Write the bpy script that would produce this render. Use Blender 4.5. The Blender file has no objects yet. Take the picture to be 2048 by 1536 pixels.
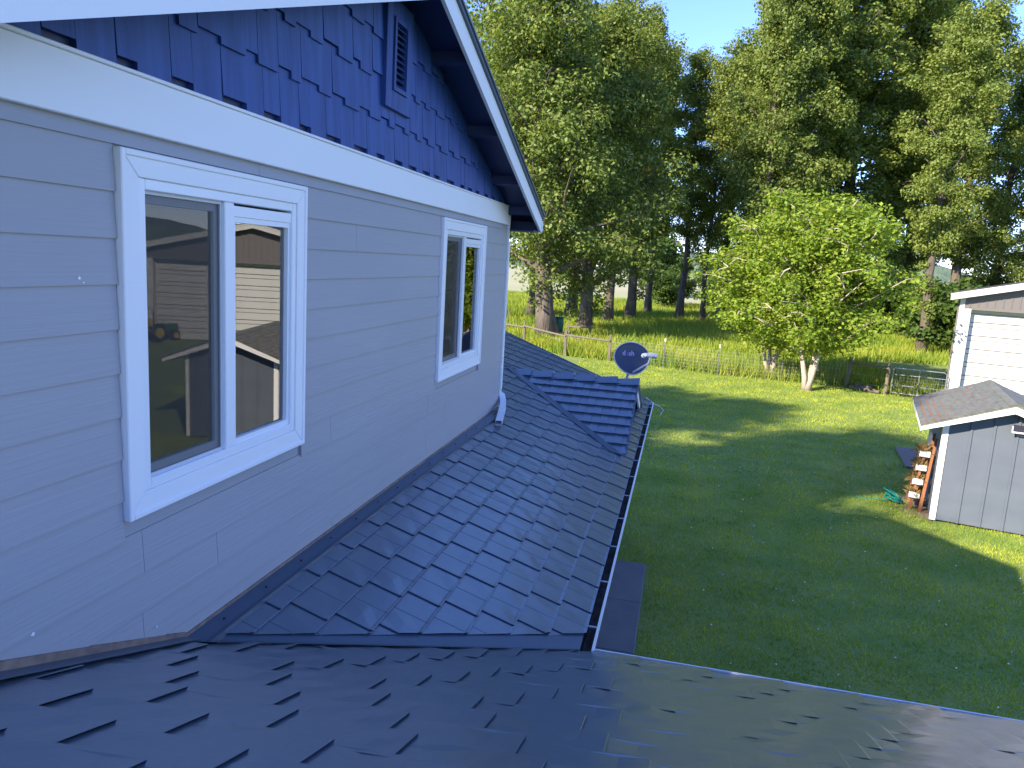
import bpy, bmesh, math, random
import numpy as np
from mathutils import Vector, Matrix
R_ = math.radians
# ------------------------------------------------------------------ camera, world, sun, exposure
scn = bpy.context.scene
col = scn.collection
H0 = 5.10                                   # camera height above the lawn
F_PX, CX, CY = 1500.0, 1024.0, 768.0        # focal length in pixels of the 2048 px wide photograph
def _cam(px): return Vector(((px[0]-CX)/F_PX, -(px[1]-CY)/F_PX, -1.0))
_Y = _cam((1372, 539)).normalized()         # direction the house wall runs in
_Z = -_cam((510, 9600)).normalized()
_Z = (_Z - _Y*_Y.dot(_Z)).normalized()
_X = _Y.cross(_Z)
ROT = Matrix((_X, _Y, _Z))                  # camera space -> world
cam_d = bpy.data.cameras.new('camera'); cam = bpy.data.objects.new('camera', cam_d); col.objects.link(cam)
cam_d.sensor_width = 36; cam_d.lens = 36*F_PX/2048; cam_d.clip_start = .05; cam_d.clip_end = 5000
M4 = ROT.to_4x4(); M4.translation = Vector((0, 0, H0)); cam.matrix_world = M4
scn.camera = cam
SUN_EL, SUN_AZ = R_(29), math.atan2(-.65, -.76)      # azimuth of the sun (x, y) = (-.65, -.76)
w = bpy.data.worlds.new('World'); scn.world = w; w.use_nodes = True
nt = w.node_tree; bg = nt.nodes['Background']
sky = nt.nodes.new('ShaderNodeTexSky'); sky.sky_type = 'NISHITA'; sky.sun_disc = False
sky.sun_elevation = SUN_EL; sky.sun_rotation = SUN_AZ; sky.air_density = 1.0; sky.dust_density = .0; sky.ozone_density = 4.0
tint = nt.nodes.new('ShaderNodeMixRGB'); tint.blend_type = 'MULTIPLY'; tint.inputs[0].default_value = 1; tint.inputs[2].default_value = (.77, .81, 1.18, 1)
nt.links.new(sky.outputs[0], tint.inputs[1]); nt.links.new(tint.outputs[0], bg.inputs[0]); bg.inputs[1].default_value = .145
sd = bpy.data.lights.new('sun', 'SUN'); sun = bpy.data.objects.new('sun', sd); col.objects.link(sun)
sd.energy = 4.6; sd.angle = R_(.55); sd.color = (1, .88, .68)
sv = Vector((math.sin(SUN_AZ)*math.cos(SUN_EL), math.cos(SUN_AZ)*math.cos(SUN_EL), math.sin(SUN_EL)))
sun.rotation_euler = sv.to_track_quat('Z', 'Y').to_euler(); sun.location = sv*60
scn.view_settings.view_transform = 'Standard'; scn.view_settings.look = 'None'
scn.view_settings.exposure = 1.4; scn.view_settings.gamma = 1
scn.render.engine = 'CYCLES'
scn.cycles.max_bounces = 7; scn.cycles.transparent_max_bounces = 12
rnd = random.Random(7)

def ray(px): return ROT @ _cam(px)
def on_ground(px, z=0.0):
    r = ray(px); t = (z-H0)/r.z; return Vector((r.x*t, r.y*t, z))
def on_y(px, y):
    r = ray(px); t = y/r.y; return Vector((r.x*t, y, H0+r.z*t))

# ------------------------------------------------------------------ materials
def mat(name, c, rough=.6, spec=.5, metal=0, noise=None, bump=None, c2=None, coat=0, emis=None):
    """noise=(scale xyz, contrast) varies between c and c2; bump=(scale xyz, strength, distance)"""
    m = bpy.data.materials.new(name); m.use_nodes = True; n = m.node_tree.nodes; l = m.node_tree.links
    b = n['Principled BSDF']; b.inputs['Base Color'].default_value = (*c, 1); b.inputs['Roughness'].default_value = rough
    b.inputs['Specular IOR Level'].default_value = spec; b.inputs['Metallic'].default_value = metal
    b.inputs['Coat Weight'].default_value = coat; b.inputs['Coat Roughness'].default_value = .22
    def tex(sc, det=5):
        tc = n.new('ShaderNodeTexCoord'); mp = n.new('ShaderNodeMapping'); mp.inputs['Scale'].default_value = sc
        l.new(tc.outputs['Object'], mp.inputs[0]); t = n.new('ShaderNodeTexNoise'); t.inputs['Scale'].default_value = 1
        t.inputs['Detail'].default_value = det; l.new(mp.outputs[0], t.inputs[0]); return t
    if noise:
        t = tex(noise[0]); r = n.new('ShaderNodeValToRGB'); k = noise[1]
        r.color_ramp.elements[0].position = .5-k; r.color_ramp.elements[1].position = .5+k
        r.color_ramp.elements[0].color = (*c, 1); r.color_ramp.elements[1].color = (*(c2 or [x*1.3 for x in c]), 1)
        l.new(t.outputs[0], r.inputs[0]); l.new(r.outputs[0], b.inputs['Base Color'])
    if bump:
        t = tex(bump[0], 4); bp = n.new('ShaderNodeBump'); bp.inputs['Strength'].default_value = bump[1]
        bp.inputs['Distance'].default_value = bump[2]; l.new(t.outputs[0], bp.inputs['Height']); l.new(bp.outputs[0], b.inputs['Normal'])
    return m
def island_color(m, c1, c2, k=1.0):
    """colour varies from piece to piece"""
    n = m.node_tree.nodes; l = m.node_tree.links
    g = n.new('ShaderNodeNewGeometry'); r = n.new('ShaderNodeValToRGB')
    r.color_ramp.elements[0].color = (*c1, 1); r.color_ramp.elements[1].color = (*c2, 1)
    l.new(g.outputs['Random Per Island'], r.inputs[0]); return r
def leaf_mat(name, c1, c2, trans=.4):
    m = bpy.data.materials.new(name); m.use_nodes = True; n = m.node_tree.nodes; l = m.node_tree.links
    n.remove(n['Principled BSDF']); out = n['Material Output']
    r = island_color(m, c1, c2)
    d = n.new('ShaderNodeBsdfPrincipled'); d.inputs['Roughness'].default_value = .5; d.inputs['Specular IOR Level'].default_value = .2
    t = n.new('ShaderNodeBsdfTranslucent'); mx = n.new('ShaderNodeMixShader'); mx.inputs[0].default_value = trans
    g = n.new('ShaderNodeMixRGB'); g.blend_type = 'MULTIPLY'; g.inputs[0].default_value = 1; g.inputs[2].default_value = (1.25, 1.15, .45, 1)
    l.new(r.outputs[0], d.inputs['Base Color']); l.new(r.outputs[0], g.inputs[1]); l.new(g.outputs[0], t.inputs['Color'])
    l.new(d.outputs[0], mx.inputs[1]); l.new(t.outputs[0], mx.inputs[2]); l.new(mx.outputs[0], out.inputs[0]); return m
M = {}
M['siding'] = mat('siding_paint', (.345, .335, .345), .5, .4, noise=((.5, .9, 2.5), .28), c2=(.385, .372, .38), bump=((40, 1.8, 70), .5, .004))
M['white'] = mat('white_trim_paint', (.84, .82, .80), .45, .4, noise=((3, 1, 3), .3), c2=(.87, .85, .83), bump=((45, 2.5, 70), .25, .003))
M['vinyl'] = mat('white_vinyl', (.82, .82, .82), .3, .5)
M['blue'] = mat('blue_shingle_paint', (.018, .052, .20), .5, .4, noise=((16, 16, 1.6), .16), c2=(.034, .085, .29), bump=((60, 60, 3), .5, .004))
M['darkblue'] = mat('dark_blue_paint', (.012, .026, .085), .5, .4)
M['roofedge'] = mat('panel_edge_glint', (.17, .22, .30), .35, .5)  # lighter colour paints in the bright reflection along the rounded panel lips
M['roof'] = mat('slate_metal_roof', (.074, .103, .135), .34, 1.0, noise=((1.7, 1.7, 1.7), .2), c2=(.098, .132, .165), bump=((6, 6, 6), .22, .02), coat=.6)
M['roofflash'] = mat('slate_metal_flashing', (.062, .086, .118), .36, .5, bump=((3, 3, 3), .1, .02))
M['rawedge'] = mat('raw_board_edge', (.30, .21, .15), .8, noise=((14, 14, 14), .2), c2=(.16, .11, .09))
M['black'] = mat('dark_rubber', (.015, .015, .018), .6)
M['screw'] = mat('screw_head', (.02, .025, .035), .4, metal=.5)
M['debris'] = mat('gutter_debris', (.012, .011, .010), .9, noise=((22, 9, 22), .15), c2=(.06, .05, .04), bump=((30, 12, 30), .8, .02))
M['wire'] = mat('pale_fence_wire', (.27, .29, .24), .6)
M['galv'] = mat('galvanised_steel', (.20, .21, .21), .5, metal=.5, noise=((8, 8, 8), .3), c2=(.29, .30, .30))
M['dishblue'] = mat('dish_grey_paint', (.035, .047, .085), .38, .5)
M['dishtext'] = mat('dish_letter_print', (.45, .36, .55), .5)
M['lightgrey'] = mat('light_grey_plastic', (.55, .56, .58), .4)
M['concrete'] = mat('concrete', (.115, .115, .12), .8, noise=((2.5, 2.5, 2.5), .22), c2=(.16, .158, .155), bump=((60, 60, 60), .3, .004))
M['shed'] = mat('shed_grey_paint', (.092, .112, .148), .6, noise=((1.5, 1.5, 3), .25), c2=(.115, .135, .17), bump=((50, 50, 3), .3, .004))
M['shingle'] = mat('weathered_asphalt_shingle', (.105, .11, .095), .9, noise=((9, 4, 9), .22), c2=(.175, .178, .15), bump=((90, 90, 90), .6, .006))
M['barnwhite'] = mat('barn_white_steel', (.50, .49, .47), .5, noise=((.6, .6, .25), .25), c2=(.56, .55, .53))
M['barndark'] = mat('barn_dark_steel', (.13, .118, .118), .5)
M['barnroof'] = mat('barn_roof_steel', (.08, .075, .075), .5)
M['cedar'] = mat('orange_cedar', (.25, .095, .04), .7, noise=((3, 3, 25), .25), c2=(.34, .135, .06))
M['oldwood'] = mat('weathered_wood', (.13, .105, .085), .85, noise=((3, 20, 3), .25), c2=(.23, .19, .155), bump=((6, 40, 6), .5, .01))
M['postwood'] = mat('fence_wood', (.11, .09, .065), .85, noise=((12, 12, 2), .25), c2=(.19, .155, .11), bump=((30, 30, 3), .5, .01))
M['bark'] = mat('bark', (.075, .058, .045), .9, noise=((5, 5, 1.2), .2), c2=(.16, .13, .105), bump=((9, 9, 2), 1, .06))
M['palebark'] = mat('pale_bark', (.33, .27, .21), .85, noise=((12, 12, 4), .22), c2=(.47, .40, .33), bump=((20, 20, 6), .6, .02))
M['teal'] = mat('teal_hose', (.0, .23, .17), .4)
M['green'] = mat('green_plastic', (.012, .10, .055), .45)
M['tractorgreen'] = mat('tractor_green', (.02, .12, .03), .35)
M['yellow'] = mat('tractor_yellow', (.42, .30, .03), .5)
M['rock'] = mat('rock', (.22, .20, .18), .9, noise=((5, 5, 5), .2), c2=(.34, .31, .28), bump=((12, 12, 12), .7, .03))
M['soil'] = mat('bare_soil', (.16, .115, .075), .95, noise=((6, 6, 6), .2), c2=(.27, .20, .12), bump=((25, 25, 25), .8, .02))
M['room'] = mat('room_wall', (.55, .66, .64), .8)
M['roomfloor'] = mat('room_floor', (.16, .11, .08), .6)
M['curtain'] = mat('pale_curtain', (.62, .58, .55), .9)
M['chair'] = mat('pale_blue_fabric', (.30, .47, .58), .8)
M['pot'] = mat('white_pot', (.75, .74, .72), .4)
M['lamp'] = mat('dark_lamp_housing', (.03, .03, .045), .35)
M['leafA'] = leaf_mat('forest_leaf', (.11, .17, .03), (.29, .345, .09))
M['leafB'] = leaf_mat('oak_leaf', (.095, .155, .03), (.26, .315, .085))
M['leafC'] = leaf_mat('bright_ash_leaf', (.14, .245, .026), (.34, .42, .065), .45)
M['leafD'] = leaf_mat('shrub_leaf', (.05, .10, .02), (.12, .18, .04))
M['leafP'] = leaf_mat('dry_potted_plant_leaf', (.20, .15, .05), (.33, .22, .10), .3)
M['moss'] = mat('rusty_moss', (.20, .075, .03), .95, noise=((9, 2.2, 9), .12), c2=(.13, .125, .11), bump=((60, 60, 60), 1, .01))

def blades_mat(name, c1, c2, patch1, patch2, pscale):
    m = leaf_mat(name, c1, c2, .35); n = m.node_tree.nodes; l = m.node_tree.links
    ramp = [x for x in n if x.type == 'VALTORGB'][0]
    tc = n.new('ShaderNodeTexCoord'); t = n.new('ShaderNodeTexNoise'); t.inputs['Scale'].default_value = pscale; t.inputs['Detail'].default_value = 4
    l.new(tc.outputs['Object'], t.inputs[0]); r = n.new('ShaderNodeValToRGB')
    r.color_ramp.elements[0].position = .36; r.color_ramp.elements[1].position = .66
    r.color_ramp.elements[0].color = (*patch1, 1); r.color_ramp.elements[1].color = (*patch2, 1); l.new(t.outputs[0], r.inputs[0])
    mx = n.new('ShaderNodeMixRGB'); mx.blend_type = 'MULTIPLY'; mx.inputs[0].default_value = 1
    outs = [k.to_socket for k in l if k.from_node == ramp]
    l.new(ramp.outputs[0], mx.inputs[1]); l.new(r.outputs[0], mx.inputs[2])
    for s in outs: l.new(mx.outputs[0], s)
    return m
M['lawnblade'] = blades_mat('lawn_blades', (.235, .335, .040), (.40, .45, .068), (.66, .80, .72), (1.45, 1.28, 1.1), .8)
M['meadowblade'] = blades_mat('meadow_blades', (.19, .27, .025), (.40, .43, .07), (.60, .78, .72), (1.2, 1.1, 1.0), .22)
M['lawn'] = mat('lawn_ground', (.14, .22, .035), .95, noise=((.5, .9, .5), .22), c2=(.24, .28, .06), bump=((30, 30, 30), .8, .03))
M['ground'] = mat('meadow_ground', (.15, .22, .04), .95, noise=((.12, .2, .12), .2), c2=(.28, .31, .08), bump=((3, 3, 3), .8, .2))
M['farfield'] = mat('dry_field', (.40, .36, .19), .95, noise=((.02, .05, .02), .2), c2=(.33, .34, .15))
M['hill'] = mat('far_wooded_hill', (.07, .11, .075), .95, noise=((.05, .05, .05), .2), c2=(.11, .15, .09), bump=((.2, .2, .2), 1, 3))

def glass_mat(name, ior, tint, rough=0.0):
    m = bpy.data.materials.new(name); m.use_nodes = True; n = m.node_tree.nodes; l = m.node_tree.links
    n.remove(n['Principled BSDF']); t = n.new('ShaderNodeBsdfTransparent'); t.inputs[0].default_value = (*tint, 1)
    g = n.new('ShaderNodeBsdfGlossy'); g.inputs['Roughness'].default_value = rough
    fr = n.new('ShaderNodeFresnel'); fr.inputs[0].default_value = ior
    mx = n.new('ShaderNodeMixShader'); l.new(fr.outputs[0], mx.inputs[0]); l.new(t.outputs[0], mx.inputs[1]); l.new(g.outputs[0], mx.inputs[2])
    l.new(mx.outputs[0], n['Material Output'].inputs[0]); return m
M['glass'] = glass_mat('window_glass', 3.0, (.78, .86, .84))
def screen_mat():
    m = bpy.data.materials.new('insect_screen'); m.use_nodes = True; n = m.node_tree.nodes; l = m.node_tree.links
    b = n['Principled BSDF']; b.inputs['Base Color'].default_value = (.02, .02, .022, 1); b.inputs['Roughness'].default_value = .6
    t = n.new('ShaderNodeBsdfTransparent'); mx = n.new('ShaderNodeMixShader'); mx.inputs[0].default_value = .55
    l.new(t.outputs[0], mx.inputs[1]); l.new(b.outputs[0], mx.inputs[2]); l.new(mx.outputs[0], n['Material Output'].inputs[0]); return m
M['screen'] = screen_mat()

# ------------------------------------------------------------------ builders
class MB:
    def __init__(s): s.v = []; s.f = []
    def add(s, v, f):
        k = len(s.v); s.v += [tuple(p) for p in v]; s.f += [tuple(i+k for i in q) for q in f]; return s
    def box(s, x0, x1, y0, y1, z0, z1):
        v = [(x, y, z) for z in (z0, z1) for y in (y0, y1) for x in (x0, x1)]
        return s.add(v, [(0, 2, 3, 1), (4, 5, 7, 6), (0, 1, 5, 4), (2, 6, 7, 3), (0, 4, 6, 2), (1, 3, 7, 5)])
    def prism(s, poly, axis, a, b):
        """extrude a 2-D polygon along an axis: 'x' takes (y,z), 'y' takes (x,z), 'z' takes (x,y)"""
        def p3(p, t): return {'x': (t, p[0], p[1]), 'y': (p[0], t, p[1]), 'z': (p[0], p[1], t)}[axis]
        n = len(poly); v = [p3(p, a) for p in poly]+[p3(p, b) for p in poly]
        return s.add(v, [tuple(range(n))[::-1], tuple(range(n, 2*n))]+[(i, (i+1) % n, n+(i+1) % n, n+i) for i in range(n)])
    def tube(s, pts, rad, n=8, cap=True):
        pts = [Vector(p) for p in pts]; rs = rad if isinstance(rad, (list, tuple)) else [rad]*len(pts); k0 = len(s.v)
        ref = None
        for i, p in enumerate(pts):
            d = (pts[min(i+1, len(pts)-1)]-pts[max(i-1, 0)]).normalized()
            if ref is None: ref = d.orthogonal().normalized()
            a = (ref-d*ref.dot(d)); a = a.normalized() if a.length > 1e-5 else d.orthogonal().normalized(); ref = a; b = d.cross(a)
            for j in range(n):
                t = 2*math.pi*j/n; q = p+(a*math.cos(t)+b*math.sin(t))*rs[i]; s.v.append(tuple(q))
        for i in range(len(pts)-1):
            for j in range(n):
                a = k0+i*n+j; b = k0+i*n+(j+1) % n; s.f.append((a, b, b+n, a+n))
        if cap:
            s.f.append(tuple(k0+j for j in range(n))[::-1]); s.f.append(tuple(k0+(len(pts)-1)*n+j for j in range(n)))
        return s
    def lathe(s, prof, n=16, c=(0, 0, 0)):
        k0 = len(s.v)
        for r, z in prof:
            for j in range(n): t = 2*math.pi*j/n; s.v.append((c[0]+r*math.cos(t), c[1]+r*math.sin(t), c[2]+z))
        for i in range(len(prof)-1):
            for j in range(n): a = k0+i*n+j; b = k0+i*n+(j+1) % n; s.f.append((a, b, b+n, a+n))
        return s
    def mesh(s, name, m=None, smooth=False, off=(0, 0, 0)):
        me = bpy.data.meshes.new(name); me.from_pydata([(x-off[0], y-off[1], z-off[2]) for x, y, z in s.v], [], s.f)
        if m: me.materials.append(M[m] if isinstance(m, str) else m)
        bm = bmesh.new(); bm.from_mesh(me); bmesh.ops.recalc_face_normals(bm, faces=bm.faces); bm.to_mesh(me); bm.free()
        if smooth: me.polygons.foreach_set('use_smooth', [True]*len(me.polygons))
        return me
def link(name, me, parent=None, loc=None):
    o = bpy.data.objects.new(name, me); col.objects.link(o)
    if parent: o.parent = parent
    if loc is not None: o.location = loc
    return o
ORIGIN = {}
def thing(name, label, cat, loc=(0, 0, 0), rz=0, group=None):
    o = bpy.data.objects.new(name, None); col.objects.link(o); o.empty_display_size = .2
    o.location = loc; o.rotation_euler = (0, 0, rz); o['label'] = label; o['category'] = cat
    if group: o['group'] = group
    ORIGIN[o.name] = Vector(loc) if rz == 0 else Vector((0, 0, 0)); return o
def root_of(o):
    while o.parent: o = o.parent
    return o
def part(name, mb, m, parent, smooth=False, bevel=0):
    """mesh given in world coordinates (or in the thing's own frame if that is rotated)"""
    off = ORIGIN.get(root_of(parent).name, Vector((0, 0, 0)))
    o = link(name, mb.mesh(name, m, smooth, off), parent)
    if bevel:
        b = o.modifiers.new('edge', 'BEVEL'); b.width = bevel; b.segments = 1; b.limit_method = 'ANGLE'
    return o
def struct(name, mb, m):
    o = link(name, mb.mesh(name, m)); o['kind'] = 'structure'; return o
def solo(name, mb, m, label, cat, base, group=None, smooth=False):
    o = link(name, mb.mesh(name, m, smooth, base), None, base); o['label'] = label; o['category'] = cat
    if group: o['group'] = group
    return o
Zw = lambda z: z+H0                           # heights below are measured from the camera

# ------------------------------------------------------------------ the ground
struct('ground', MB().add([(-900, -300, 0), (900, -300, 0), (900, 1500, 0), (-900, 1500, 0)], [(0, 1, 2, 3)]), 'ground')
FENCE = [(-40, 62), (-9.2, 44.5), (-6.1, 40.85), (-3.6, 40.3), (-.7, 39.5), (2, 38.5), (5, 38.3), (7.95, 38.0), (9.34, 36.7), (12.0, 36.6)]
lawn_poly = FENCE+[(60, 24), (60, -60), (-40, -60)]
struct('lawn', MB().add([(x, y, .006) for x, y in lawn_poly], [tuple(range(len(lawn_poly)))[::-1]]), 'lawn')
struct('far_field', MB().add([(-700, 118, .01), (700, 118, .01), (700, 900, .01), (-700, 900, .01)], [(0, 1, 2, 3)]), 'farfield')
hv, hf = [], []
for i in range(121):
    x = -900+15*i; h = 13+7*math.sin(i*.21)+5*math.sin(i*.53+1)+rnd.random()*3.5
    hv += [(x, 640, -1), (x, 660, h*.8), (x, 700, h), (x, 800, -1)]
for i in range(120):
    for j in range(3): a = i*4+j; hf.append((a, a+4, a+5, a+1))
struct('hills', MB().add(hv, hf), 'hill')
pp = struct('path', MB().box(-2.0, -.215, 5.2, 12.46, .0, .05), 'soil')
for k in range(5):
    y1 = 12.46-1.56*k; o = link('slab', MB().box(-2.0, -.2, y1-1.545, y1, .012, .085).mesh('slab', 'concrete'), pp)
    b = o.modifiers.new('edge', 'BEVEL'); b.width = .012; b.segments = 2
def blob_poly(cx, cy, rx, ry, seed, n=28):
    r = random.Random(seed); ph = [r.random()*6 for _ in range(4)]
    return [(cx+rx*math.cos(t)*(1+.15*math.sin(3*t+ph[0])+.12*math.sin(5*t+ph[1])), cy+ry*math.sin(t)*(1+.15*math.sin(2*t+ph[2])+.1*math.sin(7*t+ph[3])), .012) for t in [2*math.pi*i/n for i in range(n)]]
struct('soil', MB().add(blob_poly(5.62, 18.3, .42, 1.0, 3), [tuple(range(28))]), 'soil')

# grass: nobody could count it
def blades(name, pts, h, wd, m, seed, lean=.5):
    g = np.random.default_rng(seed); n = len(pts); a = g.random(n)*6.283; hh = h*(.55+.8*g.random(n))*(1+.22*np.sin(pts[:, 0]*3.1+2*np.sin(pts[:, 1]*1.3))*np.sin(pts[:, 1]*2.3+1.7*np.sin(pts[:, 0]*.9))); ww = wd*(.6+.8*g.random(n))
    dx, dy = np.cos(a), np.sin(a); la = g.random(n)*6.283; lm = lean*hh*g.random(n)
    v = np.zeros((n, 3, 3)); v[:, 0] = np.stack([pts[:, 0]-dx*ww/2, pts[:, 1]-dy*ww/2, np.zeros(n)+.004], 1)
    v[:, 1] = np.stack([pts[:, 0]+dx*ww/2, pts[:, 1]+dy*ww/2, np.zeros(n)+.004], 1)
    v[:, 2] = np.stack([pts[:, 0]+np.cos(la)*lm, pts[:, 1]+np.sin(la)*lm, hh], 1)
    me = bpy.data.meshes.new(name); me.vertices.add(3*n); me.loops.add(3*n); me.polygons.add(n)
    me.vertices.foreach_set('co', v.ravel()); me.loops.foreach_set('vertex_index', np.arange(3*n))
    me.polygons.foreach_set('loop_start', np.arange(0, 3*n, 3)); me.update(); me.validate(); me.materials.append(M[m])
    o = link(name, me); o['kind'] = 'stuff'; return o
g = np.random.default_rng(5)
def lawn_front(x): return np.interp(x, [p[0] for p in FENCE], [p[1] for p in FENCE])
def scatter(n, x0, x1, y0, y1): return np.stack([x0+(x1-x0)*g.random(n), y0+(y1-y0)*g.random(n)], 1)
a = scatter(115000, -1.2, 9.5, 5.5, 19); a = a[((a[:, 0] > -.15) | (a[:, 1] > 12.5)) & ~((a[:, 0] > 5.6) & (a[:, 1] > 17.1+(7.4-a[:, 0])*.16))]
b_ = scatter(105000, -5, 13, 19, 45); b_ = b_[(b_[:, 1] < lawn_front(b_[:, 0])-.1)]
b_ = b_[~((b_[:, 0] > 5.4+.26*(b_[:, 1]-17)) & (b_[:, 1] < 21.6))]
o = blades('lawn_grass', a, .055, .016, 'lawnblade', 1, 1.0); o['label'] = 'short mown lawn grass'; o['category'] = 'grass'
o = blades('lawn_grass', b_, .06, .03, 'lawnblade', 2, 1.0); o['label'] = 'short mown lawn grass towards the fence'; o['category'] = 'grass'
c_ = scatter(230000, -32, 48, 36, 112); c_ = c_[(c_[:, 1] > lawn_front(c_[:, 0])) & (c_[:, 0] > -.42*c_[:, 1]+4) & (c_[:, 0] < .52*c_[:, 1]) & ~((c_[:, 0] > 11.6) & (c_[:, 1] < 52))]
o = blades('meadow_grass', c_, .5, .075, 'meadowblade', 3, .7); o['label'] = 'tall uncut meadow grass behind the fence'; o['category'] = 'grass'
d_ = scatter(30000, -12, 12, 36.3, 46); d_ = d_[(d_[:, 1] > lawn_front(d_[:, 0])-.15) & (d_[:, 1] < lawn_front(d_[:, 0])+4)]
o = blades('meadow_grass', d_, .62, .04, 'meadowblade', 4, .6); o['label'] = 'tall grass along the fence line'; o['category'] = 'grass'

# ------------------------------------------------------------------ the house
WX = -2.15                                    # plane of the upper gable wall
house = thing('house', 'blue and grey two-storey house with white trim and dark metal roofs', 'house', (-5, 6, 0))
HO = Vector((-5, 6, 0))
WIN = [(2.535, 3.985, 'near'), (6.49, 7.955, 'far')]
WZ0, WZ1 = -1.152, .331                       # window casing, bottom and top
CW = .098                                     # casing width
uw = MB()
# sheathing behind the siding, with the two openings left free
def wallbox(y0, y1, z0, z1): uw.box(WX-.14, WX-.012, y0, y1, Zw(z0), Zw(z1))
wallbox(1.5, WIN[0][0]+CW, -2.3, .63); wallbox(WIN[0][1]-CW, WIN[1][0]+CW, -2.3, .63); wallbox(WIN[1][1]-CW, 9.04, -2.3, .63)
for a0, a1, _ in WIN:
    wallbox(a0+CW, a1-CW, -2.3, WZ0+CW); wallbox(a0+CW, a1-CW, WZ1-CW, .63)
uw.box(-12, WX-.14, 8.92, 9.04, Zw(-2.3), Zw(.6)); uw.box(-12, WX-.14, 1.5, 1.62, Zw(-2.3), Zw(.6)); uw.box(-12.1, -12, 1.5, 9.04, 0, Zw(.6))
wall = part('wall', uw, 'siding', house)
EXP = .176
def board_mesh(y0, y1, z0, z1, mb):
    # lap board: its lower edge stands proud of the one below
    mb.add([(WX-.010, y0, Zw(z0)), (WX+.007, y0, Zw(z0)), (WX-.004, y0, Zw(z1)), (WX-.012, y0, Zw(z1)),
            (WX-.010, y1, Zw(z0)), (WX+.007, y1, Zw(z0)), (WX-.004, y1, Zw(z1)), (WX-.012, y1, Zw(z1))],
           [(0, 1, 2, 3), (7, 6, 5, 4), (0, 4, 5, 1), (1, 5, 6, 2), (2, 6, 7, 3), (3, 7, 4, 0)])
brnd = random.Random(11)
for k in range(-1, 13):
    z0 = .167-EXP*k; z1 = min(z0+EXP+.012, .41)
    if k == 12: z0 = -1.862
    if z0 >= z1: continue
    y_start = 1.5
    cuts = [y_start]; y = y_start+brnd.uniform(.9, 3.4)
    while y < 8.6: cuts.append(y); y += 3.66
    cuts.append(9.03)
    segs = []
    for a0, a1 in zip(cuts[:-1], cuts[1:]):
        parts_ = [(a0+.0012, a1-.0012)]
        if z1 > WZ0+.01 and z0 < WZ1-.01:
            for wa, wb, _ in WIN:
                nx = []
                for p, q in parts_:
                    if q <= wa-.010 or p >= wb+.010: nx.append((p, q)); continue
                    if p < wa-.010: nx.append((p, wa-.010))
                    if q > wb+.010: nx.append((wb+.010, q))
                parts_ = nx
        segs += parts_
    for p, q in segs:
        if q-p < .02: continue
        mb = MB()
        board_mesh(p, q, z0, z1, mb); part('siding_board', mb, 'siding', wall)
# raw edge under the lowest board
mb = MB(); mb.box(WX-.011, WX+.0115, 2.9, 9.03, Zw(-1.852), Zw(-1.834)); part('raw_edge', mb, 'rawedge', house)
mb = MB(); mb.prism([(1.5, Zw(-1.335)), (2.9, Zw(-1.855)), (2.9, Zw(-1.825)), (2.3, Zw(-1.588)), (1.9, Zw(-1.435)), (1.5, Zw(-1.275))], 'x', WX-.011, WX+.013); part('raw_edge', mb, 'rawedge', house)
part('frieze_board', MB().box(WX-.012, WX+.028, 1.45, 9.055, Zw(.402), Zw(.612)), 'white', house, bevel=.004)
part('frieze_cap', MB().box(WX-.012, WX+.036, 1.45, 9.056, Zw(.6125), Zw(.628)), 'white', house, bevel=.003)
part('corner_board', MB().box(WX-.10, WX+.022, 9.035, 9.058, Zw(-1.86), Zw(.401)), 'white', house)

for cy, cz, cs in ((2.33, -.16, .009), (2.35, -.176, .005), (2.06, -1.415, .010), (2.70, -1.70, .007)):
    part('paint_chip', MB().add([(WX+.0085, cy-cs, Zw(cz)), (WX+.0085, cy+cs*.3, Zw(cz-cs*.7)), (WX+.0085, cy+cs, Zw(cz+cs*.2)), (WX+.0085, cy, Zw(cz+cs))], [(0, 1, 2, 3)]), 'white', house)
# gable wall covered with staggered blue shingles
SOF = lambda y: 1.86-.342*abs(y-5.28)          # underside of the roof boards
gw = MB(); gw.prism([(1.5, Zw(.58)), (9.04, Zw(.58)), (9.04, Zw(.60)), (5.28, Zw(1.87)), (1.5, Zw(.60))], 'x', WX-.14, WX-.012)
gable = part('gable_wall', gw, 'darkblue', house)
srnd = random.Random(21)
for row in range(5):
    zb = .612+.266*row; zt = zb+.30; y = 1.55; alt = 0
    while y < 9.0:
        wd = srnd.uniform(.105, .215); y2 = min(y+wd, 9.02); alt = 1-alt
        zl = zb+(.036 if alt else 0)+srnd.uniform(-.004, .004)
        if row == 0: zl = zb+.018+(.034 if alt else 0)
        za, zc = min(zt, SOF(y)+.03), min(zt, SOF(y2)+.03)
        if min(za, zc) > zl+.01 and not (4.98 < (y+y2)/2 < 5.57 and zb > .96):
            p = srnd.uniform(.016, .021)
            mb = MB().add([(WX-.012, y+.0015, Zw(zl)), (WX+p, y+.0015, Zw(zl)), (WX+.002, y+.0015, Zw(za)), (WX-.012, y+.0015, Zw(za)),
                           (WX-.012, y2-.0015, Zw(zl)), (WX+p, y2-.0015, Zw(zl)), (WX+.002, y2-.0015, Zw(zc)), (WX-.012, y2-.0015, Zw(zc))],
                          [(0, 1, 2, 3), (7, 6, 5, 4), (0, 4, 5, 1), (1, 5, 6, 2), (2, 6, 7, 3), (3, 7, 4, 0)])
            part('wall_shingle', mb, 'blue', gable)
        y = y2
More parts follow.
